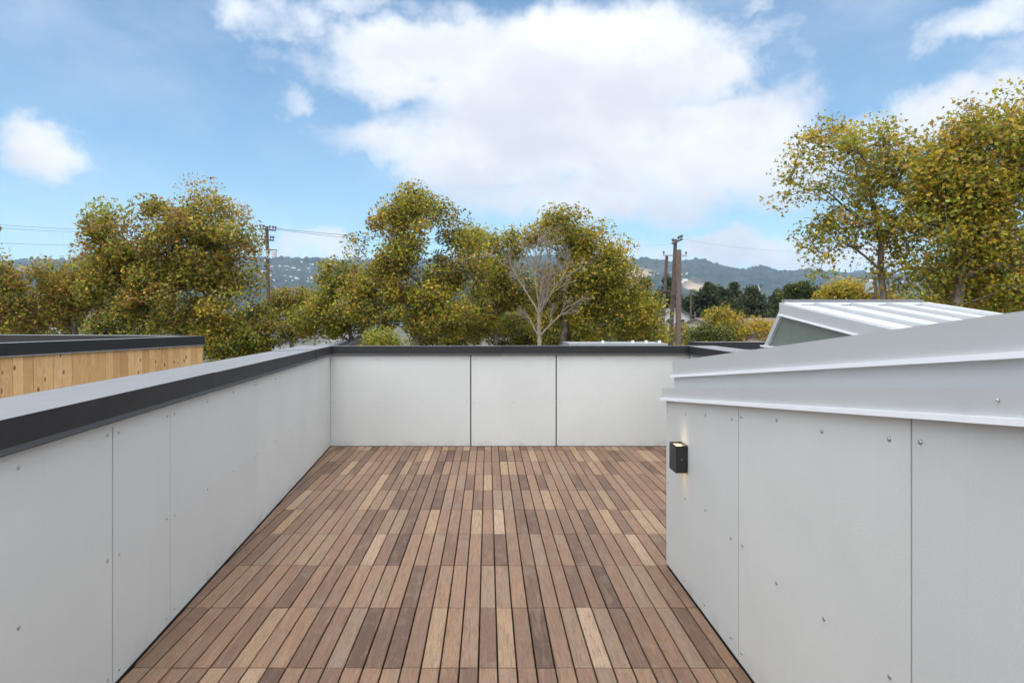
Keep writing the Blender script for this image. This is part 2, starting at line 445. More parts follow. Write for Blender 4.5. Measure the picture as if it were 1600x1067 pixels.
def board_mesh(poly, name):
    bm = bmesh.new()
    ch = 0.0018
    cx_ = sum(p[0] for p in poly) / len(poly); cy_ = sum(p[1] for p in poly) / len(poly)
    def ins(p):
        dx, dy = cx_ - p[0], cy_ - p[1]
        return (p[0] + math.copysign(min(ch, abs(dx)), dx), p[1] + math.copysign(min(ch, abs(dy)), dy))
    a = [bm.verts.new((*p, -THK)) for p in poly]; b = [bm.verts.new((*p, -ch)) for p in poly]; c_ = [bm.verts.new((*ins(p), 0)) for p in poly]
    n = len(poly)
    for i in range(n):
        j = (i + 1) % n
        bm.faces.new((a[i], a[j], b[j], b[i])); bm.faces.new((b[i], b[j], c_[j], c_[i]))
    bm.faces.new(c_); bm.faces.new(a[::-1])
    return mesh_of(bm, name)
full = None
boards = []
rb = random.Random(21)
row0 = 2.427 - 8 * ROWL
for r_ in range(0, 18):
    y0 = row0 + r_ * ROWL + RGAP / 2; y1 = y0 + ROWL - RGAP
    if y0 > FY - 0.03: break
    y1 = min(y1, FY - 0.008)
    for k in range(-26, 31):
        x0 = 0.0377 + k * PITCH + GAP / 2; x1 = x0 + PITCH - GAP
        ym = (y0 + y1) / 2
        rxw = WX - 0.008 if ym < BY else RXN + (RXF - RXN) * (ym - BY) / (FY - BY) - 0.008
        if x0 > rxw - 0.01 or x1 < lx(y1) + 0.012: continue
        poly = [(x0, y0), (x1, y0), (x1, y1), (x0, y1)]
        cut = False
        if x1 > rxw: poly = [(min(p[0], rxw), p[1]) for p in poly]; cut = True
        if x0 < lx(y1) + 0.012 or x0 < lx(y0) + 0.012:
            poly = clip(poly, 1, 0.0678, 1.643 - 0.0678 * 6.70 - 0.010); cut = True
        if y1 - y0 < ROWL - RGAP - 0.001: cut = True
        if len(poly) < 3: continue
        area = 0.5 * abs(sum(poly[i][0] * poly[(i + 1) % len(poly)][1] - poly[(i + 1) % len(poly)][0] * poly[i][1] for i in range(len(poly))))
        if area < 0.0006: continue
        cxm = sum(p[0] for p in poly) / len(poly)
        # how large the board shows in the photograph
        px0 = CX + F * cxm / max(ym, 0.3); py1 = CY + F * H / max(y0, 0.3)
        seen = ym > 0.5 and 150 < px0 < 1185 and (y1 > 2.33) and (ym < BY or px0 < 1045)
        size = area / max(ym, 0.3) ** 3 if seen else 0
        boards.append((size, poly, cut))
boards.sort(key=lambda b: -b[0])
nb = sum(1 for b in boards if b[0] > 0)
for size, poly, cut in boards[:300]:
    if size <= 0: break
    ox = sum(p[0] for p in poly) / len(poly); oy = sum(p[1] for p in poly) / len(poly)
    if not cut and full is not None: me = full
    else:
        me = board_mesh([(p[0] - ox, p[1] - oy) for p in poly], 'deck_board')
        if not cut: full = me
    o = link('deck_board', me, 'deck_wood', deck)
    o.location = (ox, oy, rb.uniform(-0.0012, 0.0008))
    o.rotation_euler = (rb.gauss(0, 0.0016), rb.gauss(0, 0.006), rb.gauss(0, 0.0012) if not cut else 0)
bm = bmesh.new(); tones = []
for size, poly, cut in boards[300:]:
    n0 = len(bm.verts)
    prism(bm, [(p[0], p[1], -THK) for p in poly], [(p[0], p[1], rb.uniform(-0.001, 0.0006)) for p in poly])
    tones += [rb.random()] * (2 * len(poly))
me = mesh_of(bm, 'deck_boards_far')
at = me.attributes.new('tone', 'FLOAT', 'POINT'); at.data.foreach_set('value', np.array(tones, dtype=np.float32))
tag(link('far_boards', me, 'deck_wood_many', deck), kind='stuff')

# ------------------------------------------------------------------ parapets
def off_path(pts):
    """outward (left-hand) mitre vector at each point of a polyline"""
    out = []
    for i in range(len(pts)):
        ds = []
        if i > 0: ds.append((Vector(pts[i]) - Vector(pts[i - 1])).normalized())
        if i < len(pts) - 1: ds.append((Vector(pts[i + 1]) - Vector(pts[i])).normalized())
        ns = [Vector((-d.y, d.x)) for d in ds]
        if len(ns) == 1: out.append(ns[0])
        else:
            mvec = (ns[0] + ns[1]).normalized(); out.append(mvec / mvec.dot(ns[0]))
    return out
def path_solid(name, p0, m0, p1, m1, profile, material, parent):
    bm = bmesh.new()
    prism(bm, [(p0[0] + m0.x * o, p0[1] + m0.y * o, z) for o, z in profile], [(p1[0] + m1.x * o, p1[1] + m1.y * o, z) for o, z in profile])
    return link(name, mesh_of(bm, name), material, parent)
def screw_mesh(places, rad=0.0062):
    """domed screw heads: (position, normal)"""
    bm = bmesh.new()
    for p, nrm in places:
        nrm = Vector(nrm).normalized(); u = nrm.cross(Vector((0, 0, 1))).normalized(); v = nrm.cross(u); p = Vector(p)
        rings = []
        for h_, rr in ((0, 1.0), (0.0022, 0.92), (0.0040, 0.55)):
            rings.append([bm.verts.new(p + nrm * h_ + (u * math.cos(k * math.pi / 4) + v * math.sin(k * math.pi / 4)) * rad * rr) for k in range(8)])
        for a, b in zip(rings, rings[1:]):
            for k in range(8): bm.faces.new((a[k], a[(k + 1) % 8], b[(k + 1) % 8], b[k]))
        bm.faces.new(rings[-1])
    return mesh_of(bm, 'screws')
CT, CB, KT = 1.046, 0.968, 0.955                                  # coping top, bottom of its face, tip of its drip
COPING = [(-0.020, CT), (-0.020, CB), (-0.034, KT), (-0.0325, KT - 0.003), (-0.010, CB - 0.004), (0.372, CB - 0.004), (0.374, CT - 0.012)]
def parapet(label, p0, p1, m0, m1, joints, coping_joints, screw_rows, gaps, trim=False):
    """one straight parapet: panels and copings end at the joints (fractions of length given in metres from p0)"""
    root = empty('parapet_wall', (p0[0], p0[1], 0)); tag(root, label, 'parapet')
    inv = Matrix.Translation((-p0[0], -p0[1], 0))
    a = Vector(p0); b = Vector(p1); L = (b - a).length; d = (b - a) / L; nrm = Vector((-d.y, d.x))
    def at(s): return a + d * s
    def mm(s): return m0 if s <= 1e-6 else (m1 if s >= L - 1e-6 else nrm)
    o = path_solid('wall_core', a, m0, b, m1, [(0.016, -0.04), (0.016, CB - 0.006), (0.34, CB - 0.006), (0.34, -0.04)], 'wall_core', root); o.data.transform(inv)
    js = [0.0] + joints + [L]; places = []
    for i, (s0, s1) in enumerate(zip(js, js[1:])):
        g0 = gaps[i - 1] / 2 if i > 0 else 0.002; g1 = gaps[i] / 2 if i < len(joints) else 0.002
        q0, q1 = s0 + g0, s1 - g1
        o = path_solid('cladding_panel', at(q0), nrm, at(q1), nrm, [(0.0, 0.004), (0.0, CB - 0.010), (0.012, CB - 0.010), (0.012, 0.004)], 'fibre_cement', root); o.data.transform(inv)
        wd = q1 - q0; n = max(1, round((wd - 0.07) / 0.44))
        for k in range(n + 1):
            s = q0 + 0.035 + (wd - 0.07) * k / n
            for z in screw_rows:
                zz = z + rb.uniform(-0.006, 0.006); p = at(s + rb.uniform(-0.006, 0.006))
                places.append(((p.x - p0[0], p.y - p0[1], zz), (-nrm.x, -nrm.y, 0)))
    o = link('screws', screw_mesh(places), 'steel', root); tag(o, kind='stuff')
    if trim:
        o = path_solid('metal_trim', at(0), nrm, at(L - 0.004), nrm, [(-0.007, 0.932), (-0.007, 0.9505), (-0.0005, 0.9505), (-0.0005, 0.932)], 'zinc', root); o.data.transform(inv)
    cs = [0.0] + coping_joints + [L]
    for i, (s0, s1) in enumerate(zip(cs, cs[1:])):
        q0 = s0 + (0.0016 if i > 0 else 0); q1 = s1 - (0.0016 if i < len(cs) - 2 else 0)
        dz = 0.0024 * (i % 2)
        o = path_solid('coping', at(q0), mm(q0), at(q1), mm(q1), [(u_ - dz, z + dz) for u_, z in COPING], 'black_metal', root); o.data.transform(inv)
    return root
pts = [(lx(-1.6), -1.6), (lx(FY), FY), (RXF, FY), (RXN, 3.52)]
ms = off_path(pts)
def sl(y): return (Vector((lx(y), y)) - Vector(pts[0])).length
ROWS_ = (0.04, 0.46, 0.905)
parapet('long grey panelled parapet with black coping, beside the cedar-clad neighbour', pts[0], pts[1], ms[0], ms[1], [sl(0.35), sl(2.302), sl(2.786), sl(4.055)], [sl(0.6), sl(3.27), sl(5.84)], ROWS_, [0.004, 0.008, 0.003, 0.003], True)
parapet('end parapet of three grey panels with black coping, below the bare tree', pts[1], pts[2], ms[1], ms[2], [-0.177 + 1.643, 0.715 + 1.643], [1.80], ROWS_, [0.013, 0.013])
parapet('short parapet with black coping running behind the metal flashing of the bulkhead', pts[2], pts[3], ms[2], ms[3], [1.5], [], ROWS_, [0.004])

# the lower roof beyond the short parapet and its own far parapet
lower = empty('lower_roof', (3.5, 5.6, 0)); tag(lower, kind='structure')
bm = bmesh.new(); box(bm, -1.02, 1.6, -2.07, 2.0, -0.05, 0.90)
link('roof_surface', mesh_of(bm, 'roof_surface'), 'roof_grey', lower)
pr = empty('parapet_wall', (2.62, 7.60, 0)); tag(pr, 'low black-capped parapet of the lower roof behind the skylight', 'parapet')
bm = bmesh.new(); box(bm, -0.1, 3.4, 0.02, 0.30, -0.05, 0.97)
link('wall_core', mesh_of(bm, 'wall_core'), 'house_white', pr)
for i in range(2):
    bm = bmesh.new(); prism(bm, [(-0.12 + i * 1.75, o, z) for o, z in [(-0.0, 1.056), (-0.0, 0.972), (0.36, 0.972), (0.36, 1.05)]], [(1.627 + i * 1.75, o, z) for o, z in [(-0.0, 1.056), (-0.0, 0.972), (0.36, 0.972), (0.36, 1.05)]])
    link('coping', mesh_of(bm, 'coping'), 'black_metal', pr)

# ------------------------------------------------------------------ stair bulkhead on the right
SL = 0.1045                                                       # its roof rises towards the camera
bk = empty('stair_bulkhead', (WX, BY, 0)); tag(bk, 'grey panelled stair bulkhead with sloping metal-flashed roof edge and a wall light', 'bulkhead')
def zt(y, base): return base + SL * (BY - y)
YN = -1.6
def slope_prism(name, x0, x1, y0, y1, b0, t0, material, parent, bx=None):
    """bar following the roof slope; b0/t0 are heights at the far end"""
    bm = bmesh.new()
    prism(bm, [(x0 - WX, y0 - BY, zt(y0, b0)), (x1 - WX, y0 - BY, zt(y0, b0)), (x1 - WX, y0 - BY, zt(y0, t0)), (x0 - WX, y0 - BY, zt(y0, t0))],
          [(x0 - WX, y1 - BY, zt(y1, b0)), (x1 - WX, y1 - BY, zt(y1, b0)), (x1 - WX, y1 - BY, zt(y1, t0)), (x0 - WX, y1 - BY, zt(y1, t0))])
    return link(name, mesh_of(bm, name), material, parent)
def zwall(y): return zt(y, 0.884)
ys = [BY, 2.469, 1.462, 0.455, -0.55, YN]
places = []
for i in range(5):
    ya = ys[i] - (0.0 if i == 0 else 0.003); yb = ys[i + 1] + 0.003
    bm = bmesh.new()
    prism(bm, [(0, ya - BY, 0.004), (0, yb - BY, 0.004), (0, yb - BY, zwall(yb)), (0, ya - BY, zwall(ya))],
          [(0.012, ya - BY, 0.004), (0.012, yb - BY, 0.004), (0.012, yb - BY, zwall(yb)), (0.012, ya - BY, zwall(ya))])
    link('cladding_panel', mesh_of(bm, 'cladding_panel'), 'fibre_cement', bk)
    for k in range(4):
        s = (0.03, 0.33, 0.62, 0.93)[k]
        y = ya + (yb - ya) * s
        for z in (0.05, 0.45, zwall(y) - 0.055):
            if k in (1, 2) and abs(z - 0.45) < 0.01: z += 0.03 * (k - 1.5)
            places.append(((0, y - BY + rb.uniform(-.008, .008), z + rb.uniform(-.01, .01)), (-1, 0, 0)))
tag(link('screws', screw_mesh(places, 0.0068), 'steel', bk), kind='stuff')
bm = bmesh.new()
prism(bm, [(0.016, 0, -0.04), (0.016, YN - BY, -0.04), (0.016, YN - BY, zt(YN, 0.90)), (0.016, 0, zt(BY, 0.90))],
      [(1.46, 0, -0.04), (1.46, YN - BY, -0.04), (1.46, YN - BY, zt(YN, 0.90)), (1.46, 0, zt(BY, 0.90))])
link('wall_core', mesh_of(bm, 'wall_core'), 'wall_core', bk)
bm = bmesh.new(); box(bm, 0.004, 1.45, 0.002, 0.014, 0.004, 0.88); link('cladding_panel', mesh_of(bm, 'end_panel'), 'fibre_cement', bk)
# lower flashing (two lengths, lapped), the upstand above it, the upper flashing
LAP = 1.262
for (ya, yb, dx) in ((BY + 0.02, LAP, 0.0), (LAP + 0.012, YN, 0.0035)):
    slope_prism('lower_flashing', WX - 0.018 - dx, WX + 0.06, ya, yb, 0.893, 0.946, 'zinc', bk)
    slope_prism('flashing_lip', WX - 0.030 - dx, WX + 0.05, ya + 0.001, yb - 0.001, 0.880, 0.8935, 'zinc_lip', bk)
slope_prism('upstand', WX + 0.044, WX + 1.40, BY, YN, 0.93, 1.04, 'zinc', bk)
slope_prism('upper_flashing', WX + 0.034, WX + 1.45, BY + 0.006, YN, 1.015, 1.091, 'zinc', bk)
slope_prism('flashing_lip', WX + 0.022, WX + 1.40, BY + 0.007, YN, 1.003, 1.0155, 'zinc_lip', bk)
p = screw_mesh([((-0.0225, 1.185 - BY, zt(1.185, 0.925)), (-1, 0, 0))], 0.0035)
link('rivet', p, 'steel', bk)

# wall light with a beam up and a beam down
LY0, LY1, LZ0, LZ1, LD = 3.092, 3.205, 0.576, 0.707, 0.058
sc_ = empty('wall_light', (WX, (LY0 + LY1) / 2, (LZ0 + LZ1) / 2)); tag(sc_, 'black box-shaped up and down wall light glowing warm on grey cladding', 'wall light')
hw, hh = (LY1 - LY0) / 2, (LZ1 - LZ0) / 2
bm = bmesh.new()                                                  # a sleeve open at both ends
th = 0.004
for (x0, x1, y0, y1) in ((-LD, -LD + th, -hw, hw), (-0.010, -0.002, -hw, hw), (-LD + th, -0.010, -hw, -hw + th), (-LD + th, -0.010, hw - th, hw)):
    box(bm, x0, x1, y0, y1, -hh, hh)
link('housing', mesh_of(bm, 'housing'), 'lamp_black', sc_)
for s in (1, -1):
    bm = bmesh.new(); box(bm, -LD + th + .001, -0.011, -hw + th + .001, hw - th - .001, s * (hh - 0.012) - 0.002, s * (hh - 0.012) + 0.002)
    link('lens', mesh_of(bm, 'lens'), 'lamp_glow', sc_)
    li = bpy.data.lights.new('beam', 'SPOT'); li.energy = 0.09; li.color = (1.0, 0.74, 0.42); li.spot_size = R(95); li.spot_blend = 0.9; li.shadow_soft_size = 0.012
    lo = bpy.data.objects.new('beam', li); COL.objects.link(lo); lo.parent = sc_
    lo.location = (-0.030, 0, s * (hh + 0.004)); lo.rotation_euler = (0 if s < 0 else math.pi, 0, 0)
bm = bmesh.new(); tube(bm, [(-0.03, -hw - 0.003, 0.0), (-0.03, -hw + 0.001, 0.0)], [0.003, 0.003], 8)
link('set_screw', mesh_of(bm, 'set_screw'), 'steel', sc_)

# ------------------------------------------------------------------ skylight on the lower roof
SX0, SX1 = 2.50, 3.70
sk = empty('skylight', (SX0, 4.6, 0.9)); tag(sk, 'wedge-shaped metal skylight with ribbed sloping top and dark green side panel', 'skylight')
def sz(y): return 1.438 + 0.1315 * (y - 5.37)                     # top surface
SYF, SYN = 5.43, 3.80
def skp(name, pts2, x0, x1, material):
    """extrude a Y/Z outline along X"""
    bm = bmesh.new()
    prism(bm, [(x0 - SX0, y - 4.6, z - 0.9) for y, z in pts2], [(x1 - SX0, y - 4.6, z - 0.9) for y, z in pts2])
    return link(name, mesh_of(bm, name), material, sk)
skp('side_panel', [(5.74, 1.09), (5.47, 1.36), (SYN, sz(SYN) - 0.09), (SYN, 1.09)], SX0 + 0.02, SX1 - 0.02, 'skylight_panel')
skp('curb', [(5.84, 0.9), (5.84, 1.072), (SYN - .02, 1.072), (SYN - .02, 0.9)], SX0 + 0.006, SX1 - 0.006, 'zinc')
skp('sill', [(5.86, 1.074), (5.86, 1.086), (SYN - .03, 1.086), (SYN - .03, 1.074)], SX0 - 0.015, SX1 + 0.015, 'zinc_lip')
skp('back_panel', [(5.80, 1.088), (5.47, 1.425), (5.42, 1.405), (5.73, 1.088)], SX0 - 0.004, SX1 + 0.004, 'zinc')
skp('side_flashing', [(SYF + .06, sz(SYF + .06) - 0.092), (SYF + .06, sz(SYF + .06)), (SYN, sz(SYN)), (SYN, sz(SYN) - 0.092)], SX0 - 0.006, SX0 + 0.05, 'zinc')
skp('side_flashing', [(SYF + .06, sz(SYF + .06) - 0.092), (SYF + .06, sz(SYF + .06)), (SYN, sz(SYN)), (SYN, sz(SYN) - 0.092)], SX1 - 0.05, SX1 + 0.006, 'zinc')
skp('flashing_lip', [(SYF + .062, sz(SYF) - 0.092), (SYF + .062, sz(SYF) - 0.080), (SYN, sz(SYN) - 0.082), (SYN, sz(SYN) - 0.094)], SX0 - 0.018, SX0 + 0.03, 'zinc_lip')
skp('top_sheet', [(SYF + .04, sz(SYF + .04) - 0.03), (SYF + .04, sz(SYF + .04) - 0.006), (SYN, sz(SYN) - 0.006), (SYN, sz(SYN) - 0.03)], SX0 + 0.051, SX1 - 0.051, 'skylight_sheet')
for x in (SX0 + 0.30, SX0 + 0.60, SX0 + 0.90):
    skp('rib', [(SYF - .03, sz(SYF - .03) - 0.005), (SYF - .03, sz(SYF - .03) + 0.022), (SYN, sz(SYN) + 0.022), (SYN, sz(SYN) - 0.005)], x - 0.045, x + 0.045, 'zinc')
skp('edge_rib', [(SYF - .03, sz(SYF - .03) + 0.001), (SYF - .03, sz(SYF - .03) + 0.020), (SYN, sz(SYN) + 0.020), (SYN, sz(SYN) + 0.001)], SX0 - 0.004, SX0 + 0.03, 'zinc_lip')
skp('edge_rib', [(SYF - .03, sz(SYF - .03) + 0.001), (SYF - .03, sz(SYF - .03) + 0.024), (SYN, sz(SYN) + 0.024), (SYN, sz(SYN) + 0.001)], SX1 - 0.05, SX1 + 0.004, 'skylight_sheet')
skp('back_rail', [(SYF - .028, sz(SYF) - 0.004), (SYF - .028, sz(SYF) + 0.018), (SYF + .07, sz(SYF) + 0.018), (SYF + .07, sz(SYF) - 0.004)], SX0 - 0.002, SX1 + 0.002, 'skylight_sheet')
skp('back_cap', [(SYF + .02, sz(SYF) + 0.0185), (SYF + .02, sz(SYF) + 0.044), (SYF + .075, sz(SYF) + 0.044), (SYF + .075, sz(SYF) + 0.0185)], SX0 + 0.02, SX1 + 0.0, 'roof_grey')

# ------------------------------------------------------------------ neighbour with cedar boards
A_, B_ = Vector((-6.60, 3.73)), Vector((-5.0, 11.28))
nbr = empty('cedar_building', (B_.x, B_.y, GZ)); tag(nbr, 'neighbouring building clad in upright knotty cedar boards under a black coping', 'building')
dv = (B_ - A_).normalized(); nv = Vector((-dv.y, dv.x)); LN = (B_ - A_).length
def npt(s, o, z): q = A_ + dv * s + nv * o; return (q.x - B_.x, q.y - B_.y, z - GZ)
bm = bmesh.new(); prism(bm, [npt(0, 0.03, GZ), npt(LN - .03, 0.03, GZ), npt(LN - .03, 8.0, GZ), npt(0, 8.0, GZ)], [npt(0, 0.03, 0.3), npt(LN - .03, 0.03, 0.3), npt(LN - .03, 8.0, 0.3), npt(0, 8.0, 0.3)])
link('wall', mesh_of(bm, 'wall'), 'house_tan', nbr)
bm = bmesh.new(); prism(bm, [npt(0, 0.03, 0.3), npt(LN - .03, 0.03, 0.3), npt(LN - .03, 0.30, 0.3), npt(0, 0.30, 0.3)], [npt(0, 0.03, 0.9), npt(LN - .03, 0.03, 0.9), npt(LN - .03, 0.30, 0.9), npt(0, 0.30, 0.9)])
link('parapet_core', mesh_of(bm, 'parapet_core'), 'wall_core', nbr)
s = 0.0; k = 0
bmesh_cache = {}
while s < LN - 0.02:
    wd = (0.135, 0.15, 0.142)[k % 3]; e_ = min(s + wd - 0.004, LN)
    bm = bmesh.new(); dz = 0.003 * (k % 2)
    q = [(0, -dz, -1.6), (e_ - s, -dz, -1.6), (e_ - s, 0.026, -1.6), (0, 0.026, -1.6)]
    prism(bm, q, [(a, b, 0.925) for a, b, c_ in q])
    bevel(bm, 0.0025)
    o = link('siding_board', mesh_of(bm, 'siding_board'), 'cedar', nbr)
    o.location = npt(s, 0, 0); o.rotation_euler = (0, 0, math.atan2(dv.y, dv.x))
    s += wd; k += 1
def ncop(name, s0, s1, o0, o1, dz=0.0):
    bm = bmesh.new(); z0, z1 = 0.888 + dz, 1.042 + dz
    prism(bm, [npt(s0, o0, z0), npt(s1, o0, z0), npt(s1, o1, z0), npt(s0, o1, z0)], [npt(s0, o0, z1), npt(s1, o0, z1), npt(s1, o1, z1 - .006), npt(s0, o1, z1 - .006)])
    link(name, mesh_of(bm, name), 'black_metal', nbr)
    bm = bmesh.new(); prism(bm, [npt(s0, o0 - 0.012, z0 - .012), npt(s1, o0 - 0.012, z0 - .012), npt(s1, o0 + .02, z0 - .012), npt(s0, o0 + .02, z0 - .012)], [npt(s0, o0 - 0.012, z0 - .001), npt(s1, o0 - .012, z0 - .001), npt(s1, o0 + .02, z0 - .001), npt(s0, o0 + .02, z0 - .001)])
    link('drip_edge', mesh_of(bm, 'drip_edge'), 'pole_metal', nbr)
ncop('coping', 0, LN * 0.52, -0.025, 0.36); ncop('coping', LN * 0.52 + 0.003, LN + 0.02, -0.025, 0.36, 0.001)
bm = bmesh.new(); prism(bm, [npt(LN - 0.40, 0.362, 0.3), npt(LN + 0.02, 0.362, 0.3), npt(LN + 0.02, 8, 0.3), npt(LN - .40, 8, 0.3)], [npt(LN - 0.40, 0.362, 1.048), npt(LN + 0.02, 0.362, 1.048), npt(LN + 0.02, 8, 1.048), npt(LN - .40, 8, 1.048)])
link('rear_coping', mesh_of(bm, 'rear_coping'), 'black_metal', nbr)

# ------------------------------------------------------------------ trees
GREEN = [(0.220, 0.250, 0.030), (0.275, 0.285, 0.034), (0.345, 0.315, 0.036), (0.160, 0.200, 0.032)]
GOLD = [(0.50, 0.37, 0.034), (0.43, 0.335, 0.032), (0.55, 0.355, 0.038)]
RUST = [(0.42, 0.22, 0.050), (0.36, 0.20, 0.060), (0.33, 0.21, 0.090)]
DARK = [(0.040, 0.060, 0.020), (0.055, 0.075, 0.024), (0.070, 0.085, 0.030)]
def leaf_arrays(rs, centres, normals, sizes, lobed):
    n = len(centres)
    ax = rs.normal(size=(n, 3)); nn = normals / np.linalg.norm(normals, axis=1, keepdims=True)
    u = np.cross(nn, ax); u /= np.linalg.norm(u, axis=1, keepdims=True) + 1e-9
    v = np.cross(nn, u)
    if lobed: shp = np.array([(0, -.5, 0), (.52, -.12, .10), (.2, .06, 0), (0, .62, -.08), (-.2, .06, 0), (-.52, -.12, .10)])
    else: shp = np.array([(0, -.55, 0), (.42, 0, .12), (0, .6, -.05), (-.42, 0, .12)])
    s = sizes[:, None, None]
    V = centres[:, None, :] + s * (shp[None, :, 0:1] * u[:, None, :] + shp[None, :, 1:2] * v[:, None, :] + shp[None, :, 2:3] * nn[:, None, :])
    k = len(shp)
    return V.reshape(-1, 3), np.arange(n * k).reshape(n, k)
def leaf_mesh(name, V, Fc, cols):
    me = fast_mesh(name, V, Fc)
    k = Fc.shape[1]
    c4 = np.ones((len(V), 4), dtype=np.float32); c4[:, :3] = np.repeat(cols, k, axis=0)
    at = me.attributes.new('col', 'FLOAT_COLOR', 'POINT'); at.data.foreach_set('color', c4.ravel())
    return me
def skeleton_mesh(name, nodes, parent, rad, min_sides=4):
    """tapered tubes along every chain of a node tree"""
    V, Fc = [], []
    kids = [[] for _ in nodes]
    for i, p_ in enumerate(parent):
        if p_ >= 0: kids[p_].append(i)
    P3 = np.array(nodes)
    def ring(i, d, r, n):
        d = d / (np.linalg.norm(d) + 1e-9)
        a = np.array((0.31, 0.9, 0.1)) if abs(d[2]) > 0.8 else np.array((0, 0, 1.0))
        u = np.cross(d, a); u /= np.linalg.norm(u); v = np.cross(d, u)
        base = len(V)
        for k in range(n):
            V.append(P3[i] + r * (u * math.cos(2 * math.pi * k / n) + v * math.sin(2 * math.pi * k / n)))
        return base
    for i, p_ in enumerate(parent):
        if p_ < 0: continue
        n = 8 if rad[i] > 0.09 else (5 if rad[i] > 0.02 else 3)
        d = P3[i] - P3[p_]
        # ring at parent uses the parent's incoming direction when this is its main continuation
        main = kids[p_] and max(kids[p_], key=lambda q: rad[q]) == i
        r0 = min(rad[p_], rad[i] * 1.25) if not main else min(rad[p_], rad[i] * 1.5)
        dp = P3[p_] - P3[parent[p_]] if (main and parent[p_] >= 0) else d
        dk = P3[max(kids[i], key=lambda q: rad[q])] - P3[i] if kids[i] else d
        b0 = ring(p_, dp + d if main else d, r0, n); b1 = ring(i, d / np.linalg.norm(d) + dk / (np.linalg.norm(dk) + 1e-9), rad[i], n)
        for k in range(n): Fc.append((b0 + k, b0 + (k + 1) % n, b1 + (k + 1) % n, b1 + k))
    return fast_mesh(name, np.array(V), np.array(Fc))
def grow(rs, base, fork, targets, step=0.45, bend=0.12):
    """connect every target point to a growing skeleton, trunk first"""
    nodes = [np.array(base)]; par = [-1]
    n = max(3, int((fork[2] - base[2]) / 0.8))
    for i in range(1, n + 1):
        q = np.array(base) + (np.array(fork) - np.array(base)) * i / n
        q[:2] += rs.normal(0, 0.05, 2); nodes.append(q); par.append(len(nodes) - 2)
    first = len(nodes) - 1 - max(1, int(n * 0.42))
    order = np.argsort(np.linalg.norm(targets - np.array(fork), axis=1) + rs.normal(0, 0.4, len(targets)))
    tips = []
    for ti in order:
        tp = targets[ti]
        arr = np.array(nodes[first:])
        dv_ = tp - arr; ds = np.linalg.norm(dv_, axis=1)
        pen = np.maximum(0, arr[:, 2] - tp[2] + 0.45 * ds)
        j = int(np.argmin(ds + 1.1 * pen)) + first
        a = nodes[j]; L = np.linalg.norm(tp - a); m_ = max(1, int(L / step))
        side = rs.normal(0, bend * L, 3); side[2] = abs(side[2]) * 0.8
        prev = j
        for k in range(1, m_ + 1):
            f = k / m_
            q = a + (tp - a) * f + side * math.sin(math.pi * f) * 0.6 + (rs.normal(0, 0.03, 3) if k < m_ else 0)
            nodes.append(q); par.append(prev); prev = len(nodes) - 1
        tips.append(prev)
    return nodes, par, tips
def radii(nodes, par, tip_r, power=2.3):
    acc = np.zeros(len(nodes)); haskid = np.zeros(len(nodes), bool)
    for p_ in par:
        if p_ >= 0: haskid[p_] = True
    for i in range(len(nodes) - 1, -1, -1):
        if not haskid[i]: acc[i] = tip_r ** power
        if par[i] >= 0: acc[par[i]] += acc[i]
    return acc ** (1 / power)
